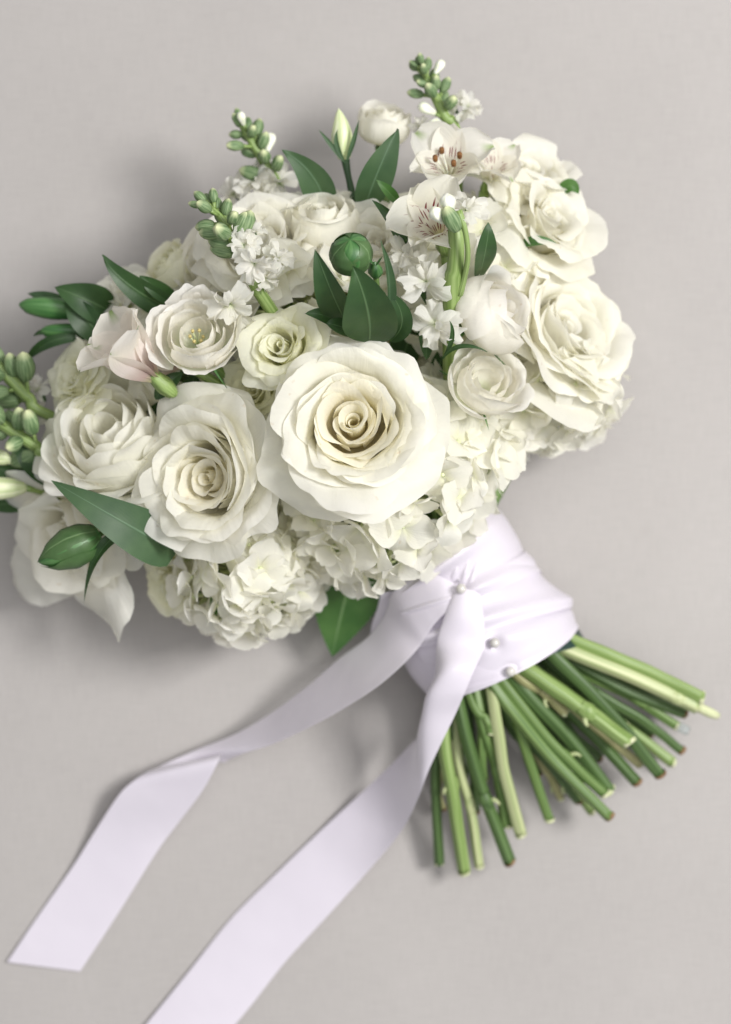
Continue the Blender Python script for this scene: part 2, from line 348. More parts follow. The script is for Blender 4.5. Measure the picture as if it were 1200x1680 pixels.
# ------------------------------------------------------------------ the setting: one cloth
nx = 60
gx, gy = np.meshgrid(np.linspace(-2.2, 2.2, nx), np.linspace(-2.2, 2.2, nx))
cl = grid_mesh('backdrop_cloth', np.stack([gx, gy, 0 * gx], -1))
cloth = link('backdrop_cloth', cl, None, cloth_material()); cloth['kind'] = 'structure'

# ------------------------------------------------------------------ petals and flowers
def petal_verts(rng, rr, zr, th, hw, r0=.05, zb=-.75, belly=1.0, lean=.1, curl=1.0, curl_len=.12, tuck=.06,
                flat=.08, drop=.22, dropp=2.6, point=.0, ruffle=.0, rough=.02, nu=17, nv=15, gbase=.55, fold=0., lip=0., shift=0.):
    u = np.linspace(-1, 1, nu)[None, :]; v = np.linspace(0, 1, nv)[:, None]
    v = v ** .85
    ph = rng.uniform(0, 6.28, 5)
    uc = rng.uniform(-.35, .35)                       # where the lip of the petal sits
    rim = 1 - drop * np.abs(u) ** dropp + point * np.exp(-((u - uc) / .16) ** 2) \
        + ruffle * (.5 * np.sin(u * 7 + ph[0]) + .35 * np.sin(u * 13 + ph[1]) + .25 * np.sin(u * 23 + ph[2])) \
        + .012 * np.sin(u * 5 + ph[4]) + rng.normal(0, .05) * u
    s = v * rim
    sb = 1 - min(.5, curl_len / (abs(zr - zb) + rr + curl_len) * 1.0 + .05)
    P0 = np.array([r0, zb]); P3 = np.array([rr, zr])
    P1 = np.array([rr * belly, zb + .12 * (zr - zb)]); P2 = np.array([rr * (1 - lean), zr - .38 * (zr - zb) * (1 - min(.8, abs(lean)))])
    t = np.clip(s / sb, 0, 1)
    b = lambda i: (1 - t) ** 3 * P0[i] + 3 * (1 - t) ** 2 * t * P1[i] + 3 * (1 - t) * t ** 2 * P2[i] + t ** 3 * P3[i]
    r, z = b(0), b(1)
    ae = math.atan2(P3[0] - P2[0], P3[1] - P2[1])
    side = np.minimum(1, np.abs(u - uc) / .8)
    kap = curl * (.7 + lip * side ** 1.4 + .3 * np.sin(u * 3.1 + ph[3])) + 1e-3
    q = np.clip((s - sb) / (1 - sb), 0, 1.3)
    al = ae + kap * q
    r = r + curl_len / kap * (-np.cos(al) + math.cos(ae))
    z = z + curl_len / kap * (np.sin(al) - math.sin(ae))
    g = gbase + (1 - gbase) * np.minimum(1, v / .45) ** .8
    phi = th + hw * u * g
    sp = np.clip(s, 0, 1)
    r = r * (1 + tuck * u * sp + flat * np.abs(u) ** 2.2 * sp)
    z = z - .5 * fold * np.abs(u) ** 2 * sp + .035 * np.sin(u * 2.2 + ph[0]) * sp ** 2 * min(1, rr * 2)
    X = np.stack([r * np.cos(phi), r * np.sin(phi), z], -1)
    X = X + np.array([math.cos(th + ph[2]), math.sin(th + ph[2]), 0]) * shift * sp[..., None]
    w1 = Wob(rng, 3.2); w2 = Wob(rng, 9); w3 = Wob(rng, 22)
    XX = X.reshape(-1, 3)
    X = X + (rough * 1.9 * w1(XX) + rough * .6 * w2(XX) + rough * .16 * w3(XX)).reshape(X.shape) * (.15 + .85 * sp[..., None] ** 1.5)
    return X
# layers: count, rim radius, rim height, half width, options
def L_(n, rr, zr, hw, **k): return (n, rr, zr, hw, k)
ROSE = [L_(2, .06, -.04, 2.7, curl=1.0, curl_len=.05, belly=1.2, lean=-.1, drop=.1, tuck=.3, flat=0, rough=.015, zb=-.5),
        L_(2, .13, -.04, 2.1, curl=1.6, curl_len=.12, belly=1.15, lean=-.02, drop=.15, tuck=.28, flat=0, rough=.03, shift=.04, lip=.3, zb=-.5),
        L_(2, .20, -.05, 1.6, curl=1.5, curl_len=.15, belly=1.12, lean=.0, drop=.2, tuck=.24, flat=.05, rough=.035, shift=.05, lip=.5, point=.03, zb=-.55),
        L_(3, .26, -.04, 1.4, curl=1.3, curl_len=.17, belly=1.1, lean=.02, drop=.2, tuck=.2, flat=.10, rough=.038, shift=.06, lip=.6, point=.03, zb=-.6),
        L_(5, .33, -.03, 1.1, curl=1.2, curl_len=.17, belly=1.08, lean=.03, drop=.2, tuck=.18, flat=.12, rough=.038, shift=.06, lip=.7, point=.03, zb=-.65),
        L_(5, .40, -.02, 1.05, curl=1.1, curl_len=.18, belly=1.08, lean=.04, drop=.2, tuck=.16, flat=.15, rough=.038, shift=.055, lip=.8, point=.03),
        L_(4, .46, -.02, 1.1, curl=1.1, curl_len=.21, belly=1.06, lean=.06, drop=.2, tuck=.16, flat=.17, rough=.038, shift=.05, lip=.8, point=.04),
        L_(4, .52, -.03, 1.1, curl=1.1, curl_len=.24, belly=1.05, lean=.10, drop=.2, tuck=.14, flat=.18, rough=.038, shift=.045, lip=.8, point=.04),
        L_(5, .56, -.07, 1.0, curl=1.1, curl_len=.29, belly=1.05, lean=.16, drop=.2, tuck=.12, flat=.16, rough=.04, shift=.04, lip=.9, point=.04),
        L_(5, .59, -.14, .98, curl=1.1, curl_len=.36, belly=1.02, lean=.24, drop=.2, tuck=.1, flat=.14, point=.05, rough=.045, shift=.04, lip=1.),
        L_(5, .62, -.25, 1.0, curl=.9, curl_len=.45, belly=.95, lean=.36, drop=.22, tuck=.08, flat=.12, point=.06, rough=.05, shift=.04, lip=1.)]
SPRAY = [L_(2, .07, -.03, 2.6, curl=.8, curl_len=.05, belly=1.5, lean=-.2, drop=.1, tuck=.3, flat=0, rough=.02),
         L_(3, .16, -.03, 1.7, curl=1.5, curl_len=.12, belly=1.4, lean=-.05, drop=.18, tuck=.24, flat=.03, rough=.035, shift=.05, lip=.4, point=.03),
         L_(3, .26, -.03, 1.35, curl=1.3, curl_len=.15, belly=1.3, lean=-.02, drop=.2, tuck=.2, flat=.1, rough=.04, shift=.06, lip=.6, point=.04),
         L_(4, .35, -.02, 1.15, curl=1.2, curl_len=.19, belly=1.25, lean=.04, drop=.2, tuck=.16, flat=.15, rough=.045, shift=.06, lip=.8, point=.04),
         L_(4, .46, -.05, 1.1, curl=1.2, curl_len=.27, belly=1.15, lean=.12, drop=.2, tuck=.14, flat=.16, point=.05, rough=.05, shift=.05, lip=1.),
         L_(5, .56, -.14, 1.0, curl=1.1, curl_len=.38, belly=1.05, lean=.24, drop=.22, tuck=.1, flat=.14, point=.06, rough=.055, shift=.05, lip=1.),
         L_(4, .62, -.28, 1.0, curl=.8, curl_len=.44, belly=.95, lean=.38, drop=.22, tuck=.1, flat=.12, point=.06, rough=.06, shift=.05, lip=1.)]
LOOSE = SPRAY[:-1] + [L_(5, .62, -.25, .62, curl=.55, curl_len=.80, belly=.95, lean=.3, drop=.3, tuck=.1, flat=.05, point=.08, rough=.07, shift=.05, lip=1.2)]
BUDROSE = [L_(3, .1, .12, 2.0, curl=.6, curl_len=.05, belly=2.2, lean=-.4, drop=.1, tuck=.25, flat=0, rough=.015),
           L_(4, .3, .10, 1.35, curl=.8, curl_len=.08, belly=1.9, lean=-.35, drop=.15, tuck=.16, flat=.02, rough=.02),
           L_(4, .52, .06, 1.2, curl=1.0, curl_len=.10, belly=1.6, lean=-.25, drop=.18, tuck=.14, flat=.04, rough=.03),
           L_(4, .72, -.02, 1.1, curl=1.3, curl_len=.16, belly=1.35, lean=-.12, drop=.2, tuck=.1, flat=.05, rough=.03, point=.03)]
LISI = [L_(3, .30, -.10, 1.25, curl=.4, curl_len=.06, belly=1.3, lean=-.1, drop=.18, tuck=.2, flat=0, ruffle=.03, rough=.04),
        L_(4, .52, -.02, 1.05, curl=.7, curl_len=.10, belly=1.35, lean=-.04, drop=.2, tuck=.16, flat=.02, ruffle=.03, rough=.045),
        L_(5, .74, -.02, .95, curl=1.1, curl_len=.16, belly=1.25, lean=.02, drop=.22, tuck=.12, flat=.04, ruffle=.03, rough=.05),
        L_(4, .86, -.12, .95, curl=1.2, curl_len=.18, belly=1.12, lean=.1, drop=.24, tuck=.1, flat=.04, ruffle=.03, rough=.05)]
LISICLOSED = [L_(3, .2, .2, 1.6, curl=.4, curl_len=.08, belly=2.2, lean=-.3, drop=.2, tuck=.2, flat=0, ruffle=.02, rough=.03),
              L_(3, .42, .26, 1.3, curl=.5, curl_len=.10, belly=1.9, lean=-.35, drop=.26, tuck=.18, flat=0, ruffle=.025, rough=.035, point=.05),
              L_(3, .6, .16, 1.25, curl=.9, curl_len=.14, belly=1.6, lean=-.25, drop=.26, tuck=.15, flat=0, ruffle=.025, rough=.04, point=.06),
              L_(3, .72, .06, 1.2, curl=1.1, curl_len=.18, belly=1.45, lean=-.15, drop=.26, tuck=.12, flat=0, ruffle=.025, rough=.045, point=.05)]
RANUN = [L_(5, .18, .0, 1.0, curl=.4, curl_len=.05, belly=1.6, lean=-.3, drop=.25, tuck=.1, flat=0, rough=.02),
         L_(6, .34, .02, .8, curl=.3, curl_len=.06, belly=1.5, lean=-.2, drop=.3, dropp=2.2, tuck=.1, flat=0, rough=.02),
         L_(7, .50, .02, .68, curl=.3, curl_len=.08, belly=1.35, lean=-.1, drop=.3, dropp=2.2, tuck=.08, flat=0, rough=.025),
         L_(7, .64, -.03, .62, curl=.4, curl_len=.1, belly=1.25, lean=.0, drop=.3, dropp=2.2, tuck=.08, flat=0, rough=.03),
         L_(8, .76, -.12, .56, curl=.4, curl_len=.12, belly=1.15, lean=.1, drop=.32, dropp=2.2, tuck=.08, flat=0, rough=.03),
         L_(8, .86, -.24, .54, curl=.5, curl_len=.14, belly=1.05, lean=.25, drop=.34, dropp=2.2, tuck=.06, flat=0, rough=.035),
         L_(8, .92, -.38, .54, curl=.5, curl_len=.16, belly=1.0, lean=.4, drop=.34, dropp=2.2, tuck=.05, flat=0, rough=.04)]
NECK = P(748, 938, .042)
def leaf_verts(base, mid, tip, W, n=(0, 0, 1), fold=.25, wave=.03, wp=1.0, nu=9, nv=18, serr=0, rng=None, bend=0.0):
    """one leaf: spine base-mid-tip (world points), half width W metres"""
    b, m_, t_ = [np.array(tuple(x), float) for x in (base, mid, tip)]
    c1 = 2 * m_ - .5 * (b + t_)
    s = np.linspace(0, 1, nv)[:, None]
    C = (1 - s) ** 2 * b + 2 * s * (1 - s) * c1 + s ** 2 * t_
    T = np.gradient(C, axis=0); T /= np.linalg.norm(T, axis=1, keepdims=True) + 1e-12
    n = np.array(n, float); n /= np.linalg.norm(n)
    Sd = np.cross(n, T); Sd /= np.linalg.norm(Sd, axis=1, keepdims=True) + 1e-9
    Nn = np.cross(T, Sd)
    w = W * np.sin(np.pi * s[:, 0] ** wp) ** .8 * (1 - .25 * s[:, 0]) + W * .04 * (1 - s[:, 0])
    if serr: w = w * (1 + .07 * (((s[:, 0] * serr) % 1) - .5))
    u = np.linspace(-1, 1, nu)
    X = C[:, None] + Sd[:, None] * (w[:, None] * u[None])[..., None] * math.cos(fold) \
        + Nn[:, None] * (w[:, None] * np.abs(u)[None] ** 1.3)[..., None] * math.sin(fold)
    rng = rng or np.random.default_rng(1)
    L = np.linalg.norm(t_ - b)
    X = X + wave * L * Wob(rng, 2.2 / L)(X.reshape(-1, 3)).reshape(X.shape) * np.abs(u)[None, :, None] * s[:, :, None] ** .3
    return X
seedc = [10]
def nrng():
    seedc[0] += 1
    return np.random.default_rng(seedc[0])
def add_stem_sepals(root, inv, R, base_w, n, rng, sepal_len=.55, sep_w=.12, sepals=5, stem_r=.0026, neck=None, mats=('sepal', 'stem_d'), spread=1.0):
    """calyx (receptacle), sepals and the hidden stem down to the binding; all parts of the flower"""
    nk = neck or (NECK + Vector((rng.uniform(-.012, .012), rng.uniform(-.012, .012), rng.uniform(-.012, .012))))
    b0 = base_w
    midp = b0 * .5 + nk * .5 - n * .012 + Vector((0, 0, -.01))
    pts = [inv @ (b0 - n * R * .10), inv @ (b0 - n * (R * .10 + .008)), inv @ midp, inv @ nk]
    link('stem', tube_mesh('stem', pts, [stem_r * 1.3 / R * 1, stem_r / R, stem_r / R, stem_r / R], 8, 12), root, M[mats[1]])
    for k in range(sepals):
        a = 6.283 * k / sepals + rng.uniform(-.2, .2)
        d = Vector((math.cos(a), math.sin(a), 0))
        zb = -.80
        bb = Vector((0, 0, zb)) + d * .05
        mm = Vector((0, 0, zb + .03 * sepal_len)) + d * (.30 * spread)
        tt = Vector((0, 0, zb + rng.uniform(-.1, .25) * sepal_len)) + d * (.08 + sepal_len * spread)
        X = leaf_verts(bb, mm, tt, sep_w, n=(0, 0, 1), fold=.3, nu=5, nv=9, rng=rng)
        link('sepal', grid_mesh('sepal', X), root, M[mats[0]])
def flower(name, label, cat, layers, px, py, z, Rpx, az, tilt, mkey, roll=None, group=None, zb=-.75, jitter=1.35,
           inner=None, hires=1, stem=True, sepals=5, sx=1.0, squash=1.0, skip=None, sep_kw=None):
    rng = nrng()
    R = Rpx * pxl(z); n = direction(az, tilt)
    loc = P(px, py, z)
    m = frame(n, loc, rng.uniform(0, 6.28) if roll is None else roll, R)
    if squash != 1.0: m = m @ Matrix.Diagonal((1, 1, squash, 1))
    base_w = loc + n * (zb * R * squash)
    root = thing(name, label, cat, m, group)
    off = rng.uniform(0, 6.28); tot = len(layers)
    for li, (cnt, rr, zr, hw, k) in enumerate(layers):
        off += 1.9
        for i in range(cnt):
            if skip and skip(li, i): continue
            th = off + 6.283 * i / cnt + rng.normal(0, .10) * jitter
            kk = dict(k)
            kk['curl'] = kk.get('curl', 1) * rng.uniform(.7, 1.3); kk['curl_len'] = kk.get('curl_len', .1) * rng.uniform(.75, 1.25)
            big = li >= tot * .5
            X = petal_verts(rng, rr * (1 + rng.normal(0, .05) * jitter), zr + rng.normal(0, .022) * jitter, th,
                            hw * rng.uniform(.9, 1.1), zb=max(zb, kk.pop('zb', zb)), nu=(29 if big else 19) * hires, nv=(23 if big else 16) * hires, **kk)
            mk = inner if (inner and li < inner[1]) else None
            link('petal', grid_mesh('petal', X), root, M[inner[0]] if mk else M[mkey])
    if stem:
        add_stem_sepals(root, m.inverted(), R, base_w, n, rng, sepals=sepals, **(sep_kw or {}))
    return root

# ---- large roses
flower('rose', 'large fully open cream rose with tight spiral centre below the dark green leaves', 'rose', ROSE, 580, 692, .176, 146, 105, 10, 'rose', roll=1.0, inner=('rose_warm', 6), hires=1)
flower('rose', 'large open cream rose turned away from the biggest rose, beside the curved dark leaf', 'rose', ROSE, 335, 782, .150, 138, 186, 30, 'rose', roll=2.2, inner=('rose_warm', 4))
flower('rose', 'large cream rose seen from its side, behind the two lisianthus', 'rose', ROSE, 940, 535, .100, 148, 32, 46, 'rose', roll=.4)
flower('rose', 'cream rose with drooping curled petals under the pointed green bud', 'rose', LOOSE, 112, 880, .084, 128, 215, 46, 'rose', roll=.2, squash=1.1)
flower('rose', 'soft white rose between two stock spikes behind the green leaf sprig', 'rose', ROSE, 425, 395, .125, 104, 110, 34, 'rose', roll=.9)
flower('rose', 'half open white rose in front of the pointed grey-green leaf', 'rose', BUDROSE, 530, 350, .122, 72, 95, 55, 'rose', roll=.3)
flower('rose', 'white rose partly hidden behind the red-flecked lily', 'rose', SPRAY, 620, 395, .125, 92, 95, 30, 'rose', roll=1.4)
flower('rose', 'closed white rosebud standing up behind the pale green bud', 'rose', BUDROSE, 632, 190, .075, 52, 85, 58, 'rose', roll=.5, squash=1.2)
flower('rose', 'white rose with loose petals behind the drooping stock spike', 'rose', BUDROSE, 330, 425, .105, 78, 150, 52, 'rose', roll=1.3)
flower('rose', 'greenish white rose at the rim of the head above the long dark leaf', 'rose', BUDROSE, 272, 430, .085, 56, 140, 60, 'spray', roll=2.3)
# ---- smaller roses
flower('spray_rose', 'small cream rose, upper of the pair that lean out together', 'rose', SPRAY, 872, 280, .085, 92, 62, 50, 'rose', roll=.8)
flower('spray_rose', 'small cream rose, lower of the pair that lean out together', 'rose', SPRAY, 908, 355, .100, 98, 42, 44, 'rose', roll=2.0)
flower('spray_rose', 'small greenish cream rose between the white lisianthus and the biggest rose', 'rose', SPRAY, 458, 566, .160, 74, 140, 22, 'spray', roll=.1)
flower('spray_rose', 'half hidden greenish spray rose tucked under another small rose', 'rose', SPRAY, 412, 640, .125, 60, 200, 25, 'spray', roll=1.1)
flower('spray_rose', 'small yellowish rose at the rim behind the layered ranunculus', 'rose', SPRAY, 122, 618, .100, 70, 150, 45, 'spray', roll=1.9)
flower('spray_rose', 'tiny greenish white rose between the drooping rose and the low hydrangea', 'rose', SPRAY, 275, 962, .080, 56, 192, 48, 'spray', roll=.6)
flower('spray_rose', 'loose cream rose half covered by the dark green leaf and the side-on rose', 'rose', BUDROSE, 845, 430, .105, 60, 60, 50, 'rose', roll=.9)
# ---- lisianthus, ranunculus
lis = flower('lisianthus', 'white ruffled lisianthus with an open throat beside the pink-flushed lily', 'lisianthus', LISI, 320, 540, .160, 82, 95, 22, 'white', roll=1.2, sepals=3, sep_kw=dict(sepal_len=1.0, sep_w=.05))
flower('lisianthus', 'closed white lisianthus shaped like a tulip above the half open one', 'lisianthus', LISICLOSED, 822, 512, .150, 82, 22, 55, 'white', roll=.4, sepals=4, sep_kw=dict(sepal_len=1.1, sep_w=.05))
flower('lisianthus', 'half open white lisianthus beside the right edge petals of the biggest rose', 'lisianthus', LISI, 806, 618, .145, 70, 55, 38, 'white', roll=2.4, sepals=3, sep_kw=dict(sepal_len=1.0, sep_w=.05))
flower('ranunculus', 'white ranunculus with many thin rounded petals in stacked layers', 'ranunculus', RANUN, 172, 698, .122, 134, 118, 40, 'ran', roll=.7)

# ---- hydrangea: florets of four petals on a ball
def hyd_petal(rng, L=1.0):
    nu, nv = 11, 11
    u = np.linspace(-1, 1, nu)[None, :]; v = np.linspace(0, 1, nv)[:, None]
    w = .60 * np.sin(np.pi * (v * .84 + .045)) ** .66
    ph = rng.uniform(0, 6.28, 3)
    rim = 1 - .16 * np.abs(u) ** 2.5 + .03 * np.sin(u * 6 + ph[0]) + .02 * np.sin(u * 11 + ph[1])
    x = v * rim * L; y = w * u
    z = .20 * v ** 1.3 + .16 * u ** 2 * v - rng.uniform(.1, .42) * v ** 2.5 + .04 * np.sin(v * 5 + ph[2])
    X = np.stack([x + 0 * y, y + 0 * x, z + 0 * x], -1)
    return X + (.05 * Wob(rng, 3.5)(X.reshape(-1, 3))).reshape(X.shape) * v[..., None]
HP = []
for i in range(10):
    me = grid_mesh('petal', hyd_petal(nrng())); me.materials.append(M['hyd']); HP.append(me)
def bead_mesh(r=.09):
    th = np.linspace(0, np.pi, 6)[:, None]; ph = np.linspace(0, 6.283, 8, endpoint=False)[None]
    X = np.stack([r * np.sin(th) * np.cos(ph), r * np.sin(th) * np.sin(ph), r * np.cos(th) + 0 * ph], -1)
    return grid_mesh('floret', X, True)
HB = bead_mesh(); HB.materials.append(M['bud_pale'])
STEMLET = tube_mesh('pedicel', [(0, 0, 0), (0, 0, -.6), (.05, 0, -1.4)], [.06, .05, .05], 6, 4); STEMLET.materials.append(M['stem_c'])
def hydrangea(label, px, py, z, rx, ry, rz, n, size_px, keep=None, extra=(), az=270, tilt=20):
    rng = nrng(); R = pxl(z)
    loc = P(px, py, z)
    root = thing('hydrangea', label, 'hydrangea', Matrix.Translation(loc))
    pts = []
    tries = 0
    while len(pts) < n and tries < 6000:
        tries += 1
        d = Vector(rng.normal(size=3)).normalized()
        if d.z < -.45: continue
        p = Vector((d.x * rx * R, d.y * ry * R, d.z * rz))
        if (loc + p).z < .012: continue
        if any((p - q).length < size_px * R * .44 for q, _ in pts): continue
        ppx, ppy = unpx(np.array(tuple(loc + p)))
        if keep and not keep(ppx, ppy, (loc + p).z): continue
        pts.append((p, Vector((d.x / rx, d.y / ry, d.z / (rz / R))).normalized()))
    for (ex, ey, ez, ea, et) in extra:
        pts.append((P(ex, ey, ez) - loc, direction(ea, et)))
    for p, nn in pts:
        nn = (nn + Vector(rng.normal(size=3)) * .36).normalized()
        sc = size_px * .5 * R * rng.uniform(.85, 1.2)
        fl = link('floret', HB, root, None, frame(nn, p, rng.uniform(0, 6.28), sc))
        link('pedicel', STEMLET, fl)
        for k in range(4):
            a = k * math.pi / 2 + rng.normal(0, .12)
            mm = Matrix.Rotation(a, 4, 'Z') @ Matrix.Rotation(rng.uniform(-.75, .3), 4, 'Y') @ Matrix.Rotation(rng.normal(0, .28), 4, 'X')
            mm.translation = Vector((.05 * math.cos(a), .05 * math.sin(a), .03 + .02 * (k % 2)))
            link('petal', HP[rng.integers(len(HP))], fl, None, mm @ Matrix.Scale(rng.uniform(.92, 1.1), 4))
    # core of short stalks: a stout stem with branches
    nk = NECK - loc
    link('stem', tube_mesh('stem', [Vector((0, 0, .2 * rz)), nk * .3 + Vector((0, 0, -.006)), nk * .7, nk], [.006, .005, .004, .004], 8, 10), root, M['stem_d'])
    for q, _ in pts[::2]:
        link('branch', tube_mesh('branch', [nk * .12, q * .5, q * .92], [.0016, .0014, .001], 6, 6), root, M['stem_c'])
    return root
def outA(x, y, z): return math.hypot(x - 585, y - 690) > 110
hydrangea('big creamy white hydrangea head between the biggest rose and the satin wrap', 660, 785, .070, 200, 178, .080, 190, 82, keep=lambda x, y, z: outA(x, y, z) and .977 * x + y < 1580 and y < 950 and x < 835,
          extra=((812, 778, .075, -30, 55), (832, 742, .075, -10, 60), (792, 812, .078, -50, 50), (835, 705, .085, 0, 45), (800, 755, .095, -30, 35), (765, 850, .08, -50, 45), (740, 872, .085, -55, 40), (775, 815, .098, -40, 30), (700, 905, .085, -70, 40)))
hydrangea('creamy hydrangea head hanging below the turned rose, above the loose ribbon', 405, 930, .062, 108, 100, .064, 95, 74, keep=lambda x, y, z: y > 850)
hydrangea('hydrangea florets peeping out under the side-on rose near the shaded cloth', 900, 640, .062, 104, 78, .05, 50, 80, keep=lambda x, y, z: x > 800)
hydrangea('hydrangea head deep behind the round green bud and stock florets', 520, 470, .075, 170, 120, .060, 50, 96)
hydrangea('hydrangea florets filling between the tall cut stalk and the closed lisianthus', 735, 470, .075, 120, 130, .055, 40, 96)
hydrangea('hydrangea florets filling behind the ranunculus and the white lisianthus', 248, 585, .055, 105, 120, .05, 36, 90)

# ---- stock (matthiola): spikes with green buds, ruffled white florets
def lathe(name, prof, nseg=10, ridges=0, amp=0.0, twist=0.0):
    prof = np.array(prof, float); t = np.linspace(0, 1, len(prof))
    tt = np.linspace(0, 1, 14); r = np.interp(tt, t, prof[:, 0]); z = np.interp(tt, t, prof[:, 1])
    ph = np.linspace(0, 6.283, nseg, endpoint=False)[None] + twist * tt[:, None]
    rr = r[:, None] * (1 + amp * np.cos(ridges * (ph - twist * tt[:, None])))
    X = np.stack([rr * np.cos(ph), rr * np.sin(ph), z[:, None] + 0 * ph], -1)
    return grid_mesh(name, X, True)
rs = nrng()
for k in range(6):
    a_ = k * 1.05 + rs.uniform(-.2, .2); tp_ = Vector((.13 * math.cos(a_), .13 * math.sin(a_), -.30 + rs.uniform(-.05, .05)))
    st_ = link('stamen', tube_mesh('stamen', [(0, 0, -.7), (tp_.x * .6, tp_.y * .6, -.5), tp_], [.02, .018, .014], 6, 5), lis, M['bud_pale'])
    link('anther', lathe('anther', [(0, -.05), (.035, -.03), (.035, .03), (0, .05)], 8), st_, M['yellow'], Matrix.Translation(tp_))
BUDM = lathe('bud', [(0, 0), (.16, .02), (.26, .2), (.31, .45), (.27, .7), (.16, .9), (0, 1)], 12, 4, .10); BUDM.materials.append(M['bud'])
BUDW = lathe('bud', [(0, 0), (.13, .02), (.19, .25), (.27, .5), (.30, .72), (.20, .93), (0, 1)], 12, 4, .10); BUDW.materials.append(M['bud_white'])
def crumple(rng):
    nu, nv = 11, 11
    u = np.linspace(-1, 1, nu)[None, :]; v = np.linspace(0, 1, nv)[:, None]
    ph = rng.uniform(0, 6.28, 4)
    w = .48 * (.18 + .82 * np.sin(np.pi * np.minimum(.5, v * .55)) ** 1.4)
    rim = 1 - .18 * np.abs(u) ** 2.4 + .05 * np.sin(u * 5 + ph[0]) + .04 * np.sin(u * 10 + ph[1]) - .08 * np.exp(-(u / .15) ** 2)
    x = v * rim; y = w * u
    z = .25 * v - .45 * v ** 2.2 * rng.uniform(.4, 1.5) + .17 * np.sin(u * 4 + ph[2]) * v ** 1.5 + .08 * np.sin(u * 9 + ph[3]) * v ** 2
    X = np.stack([x + 0 * y, y + 0 * x, z], -1)
    return X + (.07 * Wob(rng, 4)(X.reshape(-1, 3))).reshape(X.shape) * v[..., None]
SP = []
for i in range(8):
    me = grid_mesh('petal', crumple(nrng())); me.materials.append(M['stock']); SP.append(me)
CAL = lathe('floret', [(0, -.9), (.10, -.85), (.15, -.5), (.13, -.1), (.07, .03), (0, .05)], 8, 4, .12); CAL.materials.append(M['sepal'])
def stock_floret(root, inv, rng, px, py, z, size_px, az, tilt, n=5):
    p = P(px, py, z); R = size_px * .5 * pxl(z)
    f = link('floret', CAL, root, None, inv @ frame(direction(az, tilt), p, rng.uniform(0, 6.28), R))
    n = n + 4
    for k in range(n):
        a = 2.4 * k + rng.normal(0, .25); up = k / n
        mm = Matrix.Rotation(a, 4, 'Z') @ Matrix.Rotation(-1.15 * up + rng.uniform(-.35, .25), 4, 'Y') @ Matrix.Rotation(rng.normal(0, .5), 4, 'X') @ Matrix.Scale((1.1 - .45 * up) * rng.uniform(.85, 1.1), 4)
        link('petal', SP[rng.integers(len(SP))], f, None, mm)
def stock(label, path, rad_px, buds, florets=(), mk='stem_a', root_to_neck=True):
    """path: [(px,py,z)...] tip first; buds: (px,py,z,len_px,az,tilt,white)"""
    rng = nrng()
    b = P(*path[-1]); root = thing('stock_flower', label, 'stock', Matrix.Translation(b))
    inv = Matrix.Translation(-b)
    pts = [inv @ P(*q) for q in path] + ([inv @ (b * .5 + NECK * .5 + Vector((0, 0, -.015))), inv @ NECK] if root_to_neck else [])
    k = pxl(path[0][2])
    rads = [r * k for r in rad_px] + ([rad_px[-1] * k, rad_px[-1] * k * .8] if root_to_neck else [])
    link('stem', tube_mesh('stem', pts, rads, 10, 26, ridges=5, ridge_amp=.06), root, M[mk])
    for (px, py, z, ln, az, tilt, wh) in buds:
        link('bud', BUDW if wh else BUDM, root, None, inv @ frame(direction(az, tilt), P(px, py, z), rng.uniform(0, 6.28), ln * pxl(z)))
    for fl in florets: stock_floret(root, inv, rng, *fl)
    return root
def spike_buds(path, n, l0, l1, t1=.8, seed=1, white=.12, out=9):
    """buds in a spiral round the stem, tightest and smallest at the tip (path is tip first)"""
    r = np.random.default_rng(seed); C = catmull([P(*q) for q in path], 60); res = []
    for i in range(n):
        t = t1 * (i / (n - 1)) ** 1.25; j = min(58, int(t * 59))
        T = Vector(C[j] - C[j + 1]).normalized()
        e1 = T.cross(Vector((0, 0, 1))).normalized(); e2 = e1.cross(T)
        a = 2.4 * i + r.uniform(-.7, .7)
        o = e1 * math.cos(a) + e2 * math.sin(a)
        if i == 0: o = o * .1
        z = path[0][2]; ln = (l0 + (l1 - l0) * t / t1) * r.uniform(.88, 1.15)
        d = (T * r.uniform(.45, 1.3) + o * r.uniform(.6, 1.3) * (.25 + .85 * min(1, 2.2 * t + .25)) + Vector(r.normal(size=3)) * .15).normalized()
        base = Vector(C[j]) + o * out * .35 * pxl(z)
        res.append((base, d, ln * pxl(z), r.uniform() < white * t * 2))
    return res
def stock2(label, path, rad_px, n, l0, l1, seed, t1=.8, florets=(), white=.12, extra=()):
    root = stock(label, path, rad_px, extra, florets)
    inv = root.matrix_world.inverted(); b = P(*path[-1]); inv = Matrix.Translation(-b)
    rr = np.random.default_rng(seed + 50)
    for (p, d, ln, wh) in spike_buds(path, n, l0, l1, t1, seed, white):
        q = p + d * ln * rr.uniform(.15, .6)
        link('pedicel', tube_mesh('pedicel', [inv @ p, inv @ (p * .5 + q * .5), inv @ q], [.0012, .0010, .0013], 6, 4), root, M['stem_a'])
        link('bud', BUDW if wh else BUDM, root, None, inv @ frame(d, q, rr.uniform(0, 6.28), ln))
    return root
stock2('stock spike of tight green buds with white florets, rising beside the closed rosebud',
      [(692, 108, .090), (708, 145, .089), (730, 190, .086), (750, 245, .080)], [4, 7, 9, 10], 20, 18, 36, 3, .78,
      [(766, 176, .086, 58, 60, 40), (745, 172, .084, 46, 120, 50), (690, 208, .085, 40, 140, 40)])
